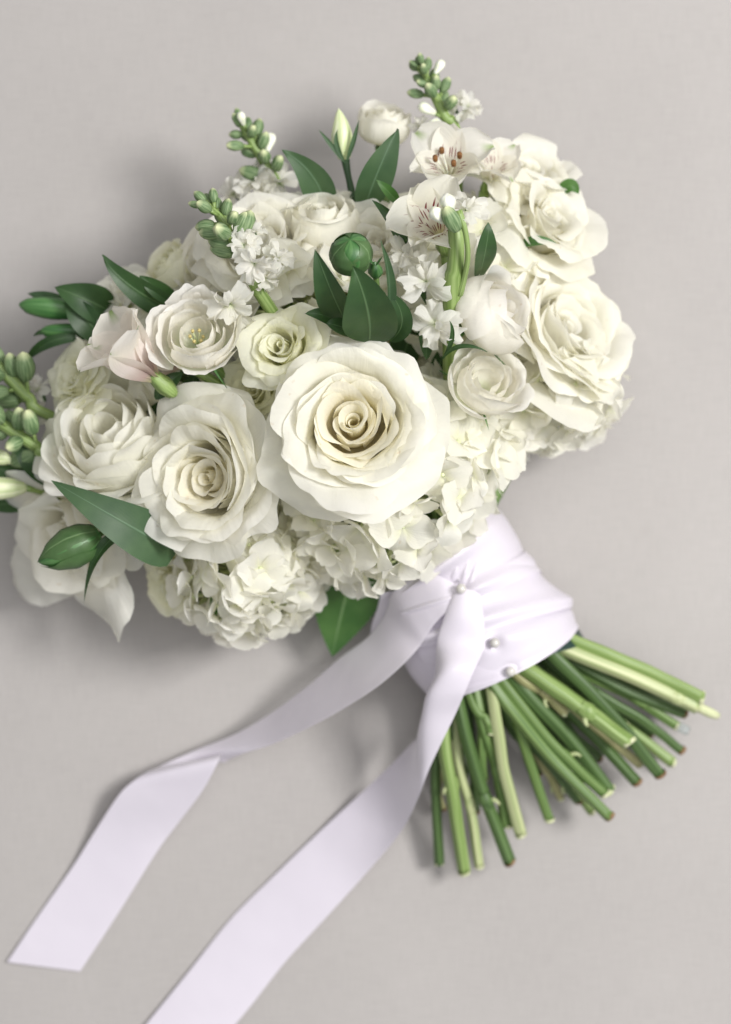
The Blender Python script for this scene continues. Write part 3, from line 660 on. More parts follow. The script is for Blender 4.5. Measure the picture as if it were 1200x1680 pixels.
stock2('stock spike of green buds behind the pointed grey-green leaf',
      [(398, 208, .088), (418, 240, .087), (444, 282, .084), (468, 330, .08)], [5, 7, 9, 9], 18, 20, 40, 5, .75,
      [(418, 300, .086, 78, 130, 50), (458, 300, .084, 76, 80, 45), (385, 318, .08, 70, 150, 60), (440, 330, .09, 80, 110, 30)])
stock2('drooping stock spike with green buds and white florets above the white lisianthus',
      [(345, 338, .158), (368, 364, .158), (388, 405, .157), (410, 445, .154), (440, 500, .148)], [4, 7, 8, 9, 11], 19, 22, 46, 7, .62,
      [(418, 432, .168, 74, 200, 30), (400, 402, .160, 66, 60, 30), (434, 455, .162, 60, 300, 45), (378, 498, .158, 84, 260, 30), (412, 380, .158, 58, 80, 35), (455, 425, .155, 60, 40, 40)], white=.2)
stock('tall cut-off pale green stalk with white buds in front of the flecked lily',
      [(748, 372, .176), (750, 400, .175), (748, 440, .17), (742, 490, .158)], [13, 13, 14, 15],
      [(726, 364, .186, 40, 135, 35, 1), (740, 350, .188, 42, 110, 40, 1)],
      [(700, 462, .162, 100, 190, 25), (716, 532, .160, 92, 240, 25), (692, 440, .152, 90, 170, 30), (735, 500, .150, 70, 300, 30), (668, 420, .150, 80, 150, 30)], mk='stem_a')
stock2('stock spike of pale green buds leaving the frame, next to the small yellowish rose',
      [(-12, 590, .090), (18, 622, .088), (50, 655, .086), (88, 684, .083)], [8, 11, 10, 9], 13, 32, 50, 9, .7,
      [(62, 640, .078, 60, 120, 50), (55, 690, .075, 60, 180, 50)], white=0)
stock2('second stock spike of pale buds leaving the frame, above the dark broad leaf',
      [(-25, 678, .098), (15, 703, .098), (60, 732, .096), (100, 752, .092)], [8, 10, 10, 9], 13, 34, 52, 11, .75, white=0)
# the thin bud stalk that runs beside the cut stalk
t2 = thing('stock_flower', 'thin bud stalk with folded white petal beside the tall cut-off stalk', 'stock', Matrix.Translation(P(758, 470, .155)))
i2 = Matrix.Translation(-P(758, 470, .155))
link('stem', tube_mesh('stem', [i2 @ P(752, 345, .190), i2 @ P(764, 380, .188), i2 @ P(768, 420, .182), i2 @ P(762, 455, .17), i2 @ P(752, 490, .155), i2 @ (P(752, 490, .10)), i2 @ NECK], [.0022, .0014, .0014, .0016, .0022, .002, .002], 8, 24), t2, M['stem_a'])
link('bud', BUDM, t2, None, i2 @ frame(direction(120, 55), P(750, 378, .189), 0, 50 * pxl(.19)))
r9 = nrng(); stock_floret(t2, i2, r9, 765, 345, .182, 70, 60, 30, 4)

# ---- alstroemeria
def tepal(rng, L, W, zc, flare, ruff=.02):
    nu, nv = 15, 17
    u = np.linspace(-1, 1, nu)[None, :]; v = np.linspace(0, 1, nv)[:, None]
    w = W * (.14 + .86 * np.sin(np.pi * np.clip(v * .80 + .02, 0, 1)) ** 1.25) * (1 - .5 * np.maximum(0, v - .86) / .14)
    ph = rng.uniform(0, 6.28, 3)
    rim = 1 - .10 * np.abs(u) ** 2 + ruff * np.sin(u * 8 + ph[0]) + ruff * np.sin(u * 15 + ph[1])
    s = v * rim
    al = math.radians(12) + math.radians(flare) * s ** 1.4
    dr = np.sin(al) * L / (nv - 1); dz = np.cos(al) * L / (nv - 1)
    r = np.cumsum(dr, 0) - dr; z = np.cumsum(dz, 0) - dz
    y = w * u
    cup = zc * (u ** 2) * w * 1.2
    X = np.stack([r - cup * np.cos(al), y + 0 * r, z + cup * np.sin(al)], -1)
    return X + (.02 * L * Wob(rng, 5)(X.reshape(-1, 3))).reshape(X.shape) * v[..., None]
def alstro(label, px, py, z, Rpx, az, tilt, roll, flare=75, mk=('alst', 'alst_fleck'), stamens=True, stem_pts=None):
    rng = nrng(); R = Rpx * pxl(z); n = direction(az, tilt); loc = P(px, py, z)
    m = frame(n, loc, roll, R); root = thing('alstroemeria', label, 'alstroemeria', m); inv = m.inverted()
    for k in range(6):
        out = k % 2 == 0
        X = tepal(rng, 1.25 if out else 1.15, .46 if out else .30, .35, flare * rng.uniform(.85, 1.15) * (1.05 if out else .9))
        o = link('petal', grid_mesh('petal', X), root, M[mk[0] if out else mk[1]], Matrix.Rotation(k * math.pi / 3 + rng.normal(0, .1), 4, 'Z'))
    if stamens:
        for k in range(4):
            a = rng.uniform(0, 6.28)
            tip = Vector((.22 * math.cos(a), .22 * math.sin(a), .75 + rng.uniform(-.1, .1)))
            st = link('stamen', tube_mesh('stamen', [(0, 0, .1), (tip.x * .4, tip.y * .4, .45), tip], [.018, .016, .012], 6, 6), root, M['bud_white'])
            link('anther', lathe('anther', [(0, -.09), (.045, -.06), (.05, .05), (0, .09)], 8), st, M['anther'], Matrix.Translation(tip))
    link('ovary', lathe('ovary', [(0, -.38), (.09, -.34), (.13, -.15), (.10, .04), (.06, .12)], 12, 6, .1), root, M['stem_a'])
    sp = [loc - n * R * .3] + [P(*q) for q in (stem_pts or [])] + [NECK]
    if len(sp) == 2: sp.insert(1, sp[0] * .6 + sp[1] * .4 - n * .02)
    link('stem', tube_mesh('stem', [inv @ q for q in sp], [.0030 / R, .0026 / R, .0024 / R], 8, 14), root, M['stem_a'])
    return root
alstro('white lily-like alstroemeria with pink flecks and brown anthers, under the tall stock spike', 738, 302, .108, 92, 100, 30, .35, flare=84, mk=('alst', 'alst_fleck'))
alstro('white alstroemeria with dark red flecks around its throat behind the cut-off stalk', 726, 398, .142, 98, 118, 30, 1.15, flare=78, mk=('alst_fleck', 'alst_fleck'), stamens=False)
alstro('pink-flushed alstroemeria seen from outside, on a green stalk above the ranunculus', 258, 622, .150, 112, 138, 62, .2, flare=52, mk=('alst_side', 'alst_side'), stamens=False, stem_pts=[(290, 650, .125), (330, 690, .10)])
alstro('second pink-flushed alstroemeria half hidden behind the white lisianthus', 300, 600, .125, 80, 165, 60, .9, flare=40, mk=('alst_side', 'alst_side'), stamens=False)
alstro('small white alstroemeria half hidden behind the upper pair of roses', 800, 300, .095, 66, 70, 40, .8, flare=75, stamens=False)

# ---- leaves and green buds
def leaf_obj(root, inv, base, mid, tip, W, mk='leaf', n=(0, 0, 1), fold=.25, **kw):
    X = leaf_verts(inv @ P(*base), inv @ P(*mid), inv @ P(*tip), W * pxl(mid[2]), n=n, fold=fold, rng=nrng(), **kw)
    return link('leaf', grid_mesh('leaf', X), root, M[mk])
def single_leaf(label, base, mid, tip, W, mk='leaf', **kw):
    X = leaf_verts(P(*base), P(*mid), P(*tip), W * pxl(mid[2]), rng=nrng(), **kw)
    b = P(*base)
    o = link('leaf', grid_mesh('leaf', X - np.array(tuple(b))), None, M[mk], Matrix.Translation(b))
    return tag(o, label, 'leaf')
def sprig(name, label, cat, base):
    b = P(*base); r = thing(name, label, cat, Matrix.Translation(b)); inv = Matrix.Translation(-b)
    return r, inv
r, inv = sprig('leaf_sprig', 'sprig of broad dark green leaves round a round green bud, above the biggest rose', 'leaf sprig', (600, 540, .150))
leaf_obj(r, inv, (606, 562, .160), (602, 504, .190), (578, 436, .202), 51, 'leaf', fold=.22, wp=.72, n=(.0, -.25, 1), wave=.02)
leaf_obj(r, inv, (575, 540, .155), (545, 480, .182), (518, 409, .190), 32, 'leaf', fold=.25, wp=.75, n=(-.35, -.1, 1))
leaf_obj(r, inv, (575, 545, .150), (540, 520, .168), (500, 514, .172), 16, 'leaf', fold=.3)
leaf_obj(r, inv, (600, 552, .152), (560, 536, .172), (535, 530, .176), 16, 'leaf', fold=.3)
leaf_obj(r, inv, (630, 545, .150), (640, 480, .178), (626, 393, .196), 15, 'leaf_grey', fold=.5, n=(.8, 0, 1))
leaf_obj(r, inv, (640, 560, .150), (660, 525, .165), (640, 480, .175), 22, 'leaf', fold=.3)
leaf_obj(r, inv, (700, 590, .135), (697, 550, .146), (684, 505, .150), 13, 'leaf', fold=.3)
leaf_obj(r, inv, (700, 500, .130), (668, 395, .150), (612, 328, .150), 17, 'leaf', fold=.35, n=(-.3, -.3, 1))
bl = lathe('bud', [(0, 0), (.3, .02), (.46, .22), (.52, .5), (.46, .75), (.28, .93), (0, 1)], 18, 3, .07, twist=.9)
bd = link('bud', bl, r, M['bud_dark'], inv @ frame(direction(95, 38), P(579, 440, .176), .4, 66 * pxl(.18)))
def sepal_patch(prof, th0, hw, grow=1.05, top=1.02, lean=.0):
    prof = np.array(prof, float); v = np.linspace(0, 1, 18)[:, None]; u = np.linspace(-1, 1, 13)[None, :]
    t = np.linspace(0, 1, len(prof)); zt = v * (1 - .10 * np.abs(u) ** 2)
    r = np.interp(zt, prof[:, 1], prof[:, 0]) * (grow - .035 * np.abs(u) ** 3); z = zt * top
    w = hw * (.35 + .65 * np.sin(np.pi * np.clip(v * .75 + .12, 0, 1))) * np.where(v > .8, 1 - (v - .8) * 2.2, 1)
    phi = th0 + u * w + lean * v
    return np.stack([r * np.cos(phi) + 0 * z, r * np.sin(phi) + 0 * z, z + 0 * phi], -1)
PB = [(0, 0), (.3, .02), (.46, .22), (.52, .5), (.46, .75), (.28, .93), (.03, 1)]
for k in range(3):
    link('sepal', grid_mesh('sepal', sepal_patch(PB, 2.094 * k - 1.2, 1.2, 1.05 + .025 * k, lean=.5)), bd, M['bud_sepal'])
sb = link('small_bud', lathe('small_bud', [(0, 0), (.2, .03), (.34, .3), (.3, .6), (.14, .85), (0, 1)], 12, 4, .12), r, M['bud_dark'], inv @ frame(direction(95, 45), P(617, 455, .172), 0, 34 * pxl(.17)))
link('stem', tube_mesh('stem', [inv @ P(617, 452, .172), inv @ P(618, 480, .165), inv @ P(610, 540, .14), inv @ NECK], [.0016, .0016, .002, .002], 8, 16), r, M['stem_d'])
for tx, ty in ((603, 424), (628, 420)):
    leaf_obj(r, inv, (616, 436, .185), ((tx + 616) / 2, 429, .188), (tx, ty, .19), 2.2, 'sepal', fold=.2, nu=5, nv=7)

r, inv = sprig('lisianthus_bud', 'pale green pointed lisianthus bud on a dark thin stem beside the closed rosebud', 'flower bud', (578, 335, .10))
bm = lathe('bud', [(0, 0), (.12, .02), (.2, .25), (.21, .45), (.15, .7), (.07, .9), (0, 1)], 14, 5, .08, twist=1.8)
link('bud', bm, r, M['bud_pale'], inv @ frame(direction(97, 78), P(566, 262, .105), .3, 84 * pxl(.1)))
link('stem', tube_mesh('stem', [inv @ P(567, 262, .104), inv @ P(572, 290, .104), inv @ P(583, 335, .10), inv @ P(600, 380, .08), inv @ NECK], [.0024, .0017, .0022, .002, .002], 8, 20), r, M['leaf_grey'])
for (tx, ty, mx_, my_) in ((524, 213, 545, 240), (590, 196, 580, 232), (555, 212, 553, 238)):
    leaf_obj(r, inv, (567, 268, .110), (mx_, my_, .114), (tx, ty, .116), 5, 'leaf_grey', fold=.4, nu=5, nv=10)

single_leaf('pointed grey-green leaf standing up from the half open white rose', (535, 345, .10), (512, 288, .112), (462, 245, .120), 31, 'leaf_grey', fold=.3, wp=.7, n=(-.3, 0, 1))
single_leaf('broad grey-green leaf leaning on the closed rosebud', (597, 345, .105), (620, 282, .125), (652, 210, .128), 31, 'leaf_grey', fold=.25, wp=.85, n=(.2, 0, 1))
single_leaf('small dark leaf tip poking out over the broad grey-green leaf', (655, 335, .125), (638, 315, .134), (617, 295, .138), 11, 'leaf_bright', fold=.3)
single_leaf('long dark leaf with a thin curled tip reaching out over the cloth', (300, 515, .10), (215, 470, .12), (167, 418, .125), 27, 'leaf', fold=.5, wp=.6, n=(.2, -.5, 1))
single_leaf('short dark leaf behind the white lisianthus, along the long curled leaf', (300, 505, .10), (262, 478, .115), (230, 452, .12), 18, 'leaf', fold=.4)
single_leaf('dark glossy leaf leaning right of the tall cut-off stalk', (780, 470, .12), (795, 420, .155), (803, 366, .165), 25, 'leaf', fold=.3, n=(.4, 0, 1))
single_leaf('small pointed leaf between the stock florets and the biggest rose', (255, 655, .13), (275, 630, .135), (300, 610, .13), 16, 'leaf', fold=.3)
r, inv = sprig('leaf_sprig', 'dark drooping leaf sprig with a pointed green bud, between the two turned roses', 'leaf sprig', (280, 880, .12))
leaf_obj(r, inv, (290, 905, .118), (196, 853, .146), (84, 788, .142), 45, 'leaf_grey', fold=.15, wp=.56, n=(.0, .2, 1), wave=.02)
bq = link('bud', lathe('bud', [(0, 0), (.16, .03), (.27, .25), (.29, .5), (.2, .78), (.07, .95), (0, 1)], 14, 3, .08), r, M['bud_dark'], inv @ frame(direction(205, 82), P(166, 876, .128), 0, 112 * pxl(.13)))
PQ = [(0, 0), (.16, .03), (.27, .25), (.29, .5), (.2, .78), (.07, .95), (.01, 1)]
for k in range(3):
    link('sepal', grid_mesh('sepal', sepal_patch(PQ, 2.094 * k + .4, 1.15, 1.06 + .03 * k, lean=.25)), bq, M['bud_sepal'])
link('stem', tube_mesh('stem', [inv @ P(165, 876, .128), inv @ P(200, 860, .13), inv @ P(280, 880, .115), inv @ NECK], [.0016, .0016, .002, .002], 8, 16), r, M['stem_d'])
leaf_obj(r, inv, (215, 872, .128), (165, 905, .135), (138, 990, .118), 15, 'leaf', fold=.5, wp=.6, n=(-.6, .3, 1))
leaf_obj(r, inv, (270, 830, .11), (200, 812, .115), (140, 808, .11), 16, 'leaf', fold=.2)
# left-hand bud cluster
r, inv = sprig('leaf_sprig', 'blurred dark sprig with two long green buds stretching over the bare cloth', 'leaf sprig', (170, 540, .075))
leaf_obj(r, inv, (185, 512, .085), (138, 490, .098), (88, 470, .096), 34, 'leaf', fold=.3, wp=.7)
leaf_obj(r, inv, (178, 565, .085), (140, 522, .096), (108, 482, .094), 27, 'leaf', fold=.3)
leaf_obj(r, inv, (160, 552, .085), (85, 560, .092), (43, 598, .075), 12, 'leaf', fold=.4)
leaf_obj(r, inv, (120, 505, .08), (85, 490, .084), (45, 482, .078), 13, 'leaf_grey', fold=.3)
BUDL = lathe('bud', [(0, 0), (.10, .03), (.17, .25), (.18, .55), (.13, .85), (.05, .97), (0, 1)], 12, 3, .1); BUDL.materials.append(M['bud_dark'])
for (bx, by, tx, ty, ln) in ((135, 508, 34, 500, 104), (150, 545, 68, 543, 84)):
    az = math.degrees(math.atan2(-(ty - by), tx - bx))
    link('bud', BUDL, r, None, inv @ frame(direction(az, 86), P(bx, by, .084), .4, ln * pxl(.085)))
leaf_obj(r, inv, (85, 545, .085), (68, 545, .087), (54, 552, .08), 5, 'leaf', fold=.3, nu=5, nv=8)
link('stem', tube_mesh('stem', [inv @ P(122, 510, .083), inv @ P(160, 530, .08), inv @ P(240, 570, .07), inv @ NECK], [.002] * 4, 8, 16), r, M['stem_b'])
# left edge
single_leaf('dark broad leaf at the left rim under the pale stock buds', (85, 800, .080), (50, 755, .092), (22, 715, .090), 22, 'leaf', fold=.3)
single_leaf('dark leaf lying under the cream buds at the left rim', (75, 800, .070), (30, 778, .080), (-25, 765, .080), 18, 'leaf', fold=.3)
single_leaf('dark leaf tip below the cream buds touching the drooping rose', (60, 815, .060), (20, 825, .066), (-30, 830, .06), 20, 'leaf', fold=.3)
r, inv = sprig('alstroemeria_bud', 'pale striped buds leaving the frame beside the drooping rose', 'flower bud', (60, 800, .075))
for (bx, by, az, ln, mk) in ((45, 800, 182, 80, 'bud_pale'), (25, 755, 170, 60, 'bud_pale')):
    link('bud', lathe('bud', [(0, 0), (.10, .03), (.2, .3), (.24, .6), (.16, .88), (0, 1)], 12, 6, .06), r, M[mk], inv @ frame(direction(az, 84), P(bx, by, .085), .2, ln * pxl(.085)))
link('stem', tube_mesh('stem', [inv @ P(42, 800, .084), inv @ P(80, 810, .075), inv @ P(200, 850, .06), inv @ NECK], [.002] * 4, 8, 16), r, M['stem_a'])
# hydrangea leaf below
single_leaf('bright green toothed leaf hanging out between the low hydrangea and the ribbon', (585, 920, .060), (562, 1000, .040), (545, 1080, .030), 62, 'leaf_bright', fold=.12, wp=.62, serr=16, nv=49, n=(.1, .2, 1))
single_leaf('dark leaf just showing under the hydrangea at the top of the wrap', (640, 930, .055), (660, 960, .06), (725, 965, .06), 18, 'leaf', fold=.2)
# green sepals near the lower right rim and pair of roses
single_leaf('small pale green leaf beside the lower of the paired roses', (915, 320, .085), (935, 305, .09), (950, 318, .088), 14, 'leaf_bright', fold=.3)
single_leaf('short green leaf curling under the lower of the paired roses', (845, 405, .10), (880, 395, .115), (915, 400, .112), 10, 'sepal', fold=.4)
single_leaf('thin curved green sepal under the closed lisianthus', (725, 590, .155), (755, 568, .168), (800, 578, .172), 5, 'leaf', fold=.4)
single_leaf('thin upright green sepal left of the closed lisianthus', (726, 590, .155), (742, 555, .166), (738, 527, .172), 5, 'leaf', fold=.4)
single_leaf('pale green browned leaf stub hanging below the turned rose', (358, 930, .10), (352, 985, .105), (352, 1030, .09), 9, 'leaf_bright', fold=.4)
# deep greenery seen in the gaps
for bx, by, tx, ty, lab in ((700, 700, 730, 560, 'dark inner leaf in the gap between the biggest rose and the half open lisianthus'), (450, 640, 380, 610, 'dark inner leaf beside the half hidden greenish spray rose'),
        (300, 700, 320, 610, 'dark inner leaf between the open lisianthus and the turned rose'), (480, 470, 400, 500, 'dark inner leaf at the foot of the drooping stock spike'),
        (780, 520, 850, 380, 'dark inner leaf behind the closed lisianthus, below the paired roses'), (240, 720, 290, 650, 'dark inner leaf between the ranunculus and the turned rose'), (650, 620, 690, 500, 'dark inner leaf under the broad leaf sprig, touching the biggest rose')):
    single_leaf(lab, (bx, by, .08), ((bx + tx) / 2, (by + ty) / 2, .10), (tx, ty, .11), 30, 'leaf')['group'] = 'inner leaves in the gaps'

# ------------------------------------------------------------------ cut stems below the wrap
ST = [  # zoomed-crop coordinates: start, end, width, tone, height start/end, cut
    (630, 128, 1092, 335, 52, 'stem_a', .060, .052, 'cut_pale'), (612, 168, 1075, 372, 46, 'stem_c', .062, .050, 'cut_pale'),
    (610, 205, 1025, 395, 34, 'stem_b', .048, .034, 'cut_brown'), (650, 245, 995, 440, 34, 'stem_d', .044, .032, 'cut_pale'),
    (700, 320, 1015, 535, 34, 'stem_b', .040, .024, 'cut_brown'), (545, 190, 932, 625, 46, 'stem_b', .066, .040, 'cut_brown'),
    (640, 350, 978, 578, 36, 'stem_a', .036, .020, 'cut_pale'), (425, 225, 815, 505, 54, 'stem_a', .070, .060, 'cut_pale'),
    (400, 255, 575, 390, 36, 'stem_tan', .066, .05, 'cut_pale'), (520, 320, 845, 655, 40, 'stem_b', .05, .03, 'cut_brown'),
    (480, 300, 858, 588, 30, 'stem_tan', .052, .03, 'cut_pale'), (410, 300, 742, 685, 50, 'stem_b', .060, .034, 'cut_pale'),
    (355, 300, 722, 698, 40, 'stem_d', .066, .040, 'cut_pale'), (330, 330, 742, 785, 40, 'stem_d', .068, .040, 'cut_brown'),
    (370, 420, 625, 725, 35, 'stem_b', .05, .024, 'cut_brown'), (430, 430, 672, 768, 28, 'stem_a', .044, .022, 'cut_pale'),
    (395, 440, 512, 797, 36, 'stem_d', .052, .028, 'cut_pale'), (470, 560, 555, 715, 26, 'stem_tan', .03, .014, 'cut_pale'),
    (300, 340, 405, 852, 42, 'stem_c', .066, .036, 'cut_pale'), (225, 365, 290, 470, 26, 'stem_d', .064, .056, 'cut_pale'),
    (250, 400, 350, 818, 40, 'stem_d', .058, .030, 'cut_pale'), (280, 380, 342, 715, 32, 'stem_b', .05, .03, 'cut_brown'),
    (175, 395, 362, 957, 42, 'stem_b', .062, .030, 'cut_brown'), (165, 560, 246, 972, 34, 'stem_c', .044, .020, 'cut_pale'),
    (112, 480, 190, 992, 46, 'stem_a', .056, .024, 'cut_pale'), (82, 560, 95, 965, 33, 'stem_b', .040, .016, 'cut_pale'),
    (150, 460, 185, 640, 30, 'stem_b', .045, .03, 'cut_brown'), (205, 420, 232, 765, 32, 'stem_b', .04, .02, 'cut_brown'),
    (100, 620, 110, 752, 26, 'stem_tan', .032, .016, 'cut_brown'), (255, 420, 262, 640, 34, 'stem_d', .054, .036, 'cut_pale'),
    (560, 300, 790, 520, 34, 'stem_b', .036, .02, 'cut_brown'), (620, 300, 900, 470, 30, 'stem_b', .034, .018, 'cut_brown'),
    (470, 420, 640, 640, 36, 'stem_b', .034, .016, 'cut_brown'), (350, 420, 470, 620, 34, 'stem_b', .030, .012, 'cut_brown'),
    (300, 450, 330, 700, 34, 'stem_b', .028, .010, 'cut_brown'), (210, 480, 250, 700, 34, 'stem_b', .026, .010, 'cut_brown'),
    (540, 380, 700, 560, 34, 'stem_b', .026, .012, 'cut_brown'), (680, 200, 1000, 380, 30, 'stem_b', .036, .022, 'cut_brown'),
    (430, 330, 560, 560, 30, 'stem_d', .042, .03, 'cut_pale'), (560, 240, 700, 380, 34, 'stem_b', .05, .04, 'cut_brown')]
zp = lambda x, y: (680 + .4333 * x, 1000 + .4333 * y)
TONE = {'stem_a': 'fresh green', 'stem_b': 'dark green', 'stem_c': 'pale yellow-green', 'stem_d': 'mid green', 'stem_tan': 'tan-green'}
SPECIAL = {0: 'thickest fresh green stem along the outer edge of the fan, next to the dark tape',
           1: 'thick pale yellow-green stem lying along the thickest outer stem',
           25: 'thin dark stem at the edge of the fan under the loose ribbon', 24: 'bright green stem reaching farthest from the wrap next to the ribbon',
           22: 'dark green stem with brown cut crossing the bright straight ones', 18: 'pale yellow-green straight stem in the middle of the fan',
           7: 'light green stem with a torn node beside the lowest pearl pin', 5: 'long dark green stem crossing over the outer stems', 8: 'short tan stem stub beside the light green one with a torn node'}
ORD = sorted(range(30), key=lambda i: math.atan2(ST[i][3] + 60, ST[i][2] - 150), reverse=True)   # from the ribbon tail round to the outer edge
NUM = ['first', 'second', 'third', 'fourth', 'fifth', 'sixth', 'seventh', 'eighth', 'ninth', 'tenth'] + ['%dth' % k for k in range(11, 41)]
NUM[20:23] = ['21st', '22nd', '23rd']
for i, (x0, y0, x1, y1, w, tone, z0, z1, cut) in enumerate(ST):
    rng = nrng()
    z0 *= .80; z1 *= .86
    a = P(*zp(x0, y0), z0); b = P(*zp(x1, y1), z1)
    rad = w * .4333 * .55 * pxl(z0)
    z1 = max(z1, rad + .001)
    back = (a - b).normalized()
    inner = a + back * .045 + (P(795, 1010, .045) - a - back * .045) * .25
    inner.z = .75 * z0 + .010
    side = back.cross(Vector((0, 0, 1))) * rng.uniform(-.0025, .0025)
    pts = [inner, a, a * .5 + b * .5 + side + Vector((0, 0, rng.uniform(-.002, .002))), b]
    cutw = 'pale' if cut == 'cut_pale' else 'browned'
    lab = SPECIAL.get(i) or ('%s stem with %s cut, %s stem round the fan from the ribbon tail' % (TONE[tone], cutw, NUM[ORD.index(i)]) if i < 30
                             else 'short dark stem mostly hidden under the other stems of the fan')
    root = thing('cut_stem', lab, 'stem', Matrix.Translation(b), 'cut stems fanning out below the wrap')
    inv = Matrix.Translation(-b)
    wob = Wob(rng, 120)
    link('stalk', tube_mesh('stalk', [inv @ p for p in pts], [rad * .9, rad, rad * .97, rad * rng.uniform(.9, 1.08)], 20, 36, wob=lambda X: .10 * rad * wob(X.reshape(-1, 3)).reshape(X.shape), ridges=rng.integers(3, 6), ridge_amp=.10), root, M[tone])
    # cut face: a slightly slanted disc just past the end
    d = (b - pts[2]).normalized(); slant = (d + Vector(rng.normal(size=3)) * .25).normalized()
    link('cut_face', lathe('cut_face', [(rad * 1.02, -.0016), (rad * 1.03, .0002), (rad * .8, .0008), (rad * .4, .0006), (0, .0004)], 12), root, M[cut], frame(slant, Vector((0, 0, 0)) + d * .0004))
    if rng.uniform() < .55:      # node: a swollen ring with a trimmed leaf stub
        f = rng.uniform(.35, .85); c = a.lerp(b, f)
        sd = (back.cross(Vector((0, 0, 1))).normalized() * rng.choice([-1, 1]) + Vector((0, 0, .5))).normalized()
        link('node', lathe('node', [(rad * .95, -.005), (rad * 1.16, -.001), (rad * 1.16, .001), (rad * .95, .005)], 12), root, M[tone], inv @ frame((b - a).normalized(), c + side * (4 * f * (1 - f))))
        link('stub', tube_mesh('stub', [inv @ c, inv @ (c + sd * rad * 1.2 - back * .002), inv @ (c + sd * rad * 1.5 - back * .005)], [rad * .45, rad * .35, rad * .2], 7, 5), root, M['stem_c'])
    if i == 1:
        link('torn_tip', tube_mesh('torn_tip', [inv @ b, inv @ (b - back * .008), inv @ (b - back * .013 + Vector((0, 0, -.004)))], [rad * .8, rad * .8, rad * .6], 9, 8, wob=lambda X: .12 * rad * wob(X.reshape(-1, 3)).reshape(X.shape)), root, M['cut_pale'])
    if i == 3:
        e = P(*zp(1040, 462), .03)
        link('clear_sleeve', tube_mesh('clear_sleeve', [inv @ b, inv @ (b * .5 + e * .5), inv @ e], [rad * 1.0, rad * 1.0, rad * .9], 12, 6), root, M['clear'])

# ------------------------------------------------------------------ dark tape under the wrap, satin ribbon, pearl pins
def wrap_surface(axis, nU=150, nV=110, a0=0., a1=1., grow=0., creases=(), th0=-0.25, th1=math.pi + .25, rimbulge=0.0, scal=None):
    """axis rows: (left px,py, right px,py, half height m, centre z)"""
    ax = np.array(axis, float); t = np.linspace(0, 1, len(ax)); a = np.linspace(a0, a1, nV)
    I = lambda c: catmull(ax, 400)[:, c][np.clip((a * 399).astype(int), 0, 399)]
    Lx, Ly, Rx, Ry, hh, zc = [I(c) for c in range(6)]
    th = np.linspace(th0, th1, nU)
    cz = zc[:, None]; zz = cz + (hh[:, None] + grow) * np.sin(th)[None]
    cx = (Lx + Rx)[:, None] / 2; cy = (Ly + Ry)[:, None] / 2
    hx = (Rx - Lx)[:, None] / 2; hy = (Ry - Ly)[:, None] / 2
    g = 1 + grow / .035
    pxs = cx + hx * g * np.cos(th)[None]; pys = cy + hy * g * np.cos(th)[None]
    if rimbulge:
        e = (np.linspace(0, 1, nV)[:, None]) ** 2 * np.maximum(0, np.sin(th))[None] * rimbulge
        pxs = pxs + e * .46; pys = pys + e * .89
    disp = np.zeros_like(pxs)
    for pl, amp, wd, kind in creases:
        pl = np.array(pl, float); best = np.full(pxs.shape, 1e9); sgn = np.zeros_like(pxs); al = np.zeros_like(pxs)
        nseg = len(pl) - 1
        for j in range(nseg):
            p, q = pl[j], pl[j + 1]; dv = q - p; L2 = (dv ** 2).sum()
            tt = ((pxs - p[0]) * dv[0] + (pys - p[1]) * dv[1]) / L2; tc = np.clip(tt, 0, 1)
            ddx, ddy = pxs - (p[0] + tc * dv[0]), pys - (p[1] + tc * dv[1])
            dd = np.hypot(ddx, ddy); s_ = np.sign(dv[0] * ddy - dv[1] * ddx)
            k = dd < best; best = np.where(k, dd, best); sgn = np.where(k, s_, sgn); al = np.where(k, (j + tc) / nseg, al)
        env = np.clip(np.minimum(al, 1 - al) * 5, 0, 1) ** .7
        if kind == 'r': disp += amp * np.exp(-(best / wd) ** 2) * (.25 + .75 * env)
        else:  # step: sharp on one side
            disp += amp * np.where(sgn > 0, np.exp(-(best / wd)), np.exp(-(best / (wd * .12)))) * env
    zz = zz + disp * np.clip(np.sin(th) + .3, 0, 1)[None]
    k = S * (H - zz) / H
    X = np.stack([(pxs - 600) * k, (840 - pys) * k, np.maximum(zz, .0015)], -1)
    return X
AX = [(640, 935, 792, 818, .030, .045), (640, 985, 838, 880, .032, .042), (650, 1040, 880, 945, .034, .040), (668, 1098, 925, 990, .035, .038), (705, 1145, 946, 1030, .036, .037)]
zq = lambda x, y: (600 + .3 * x, 820 + .3 * y)
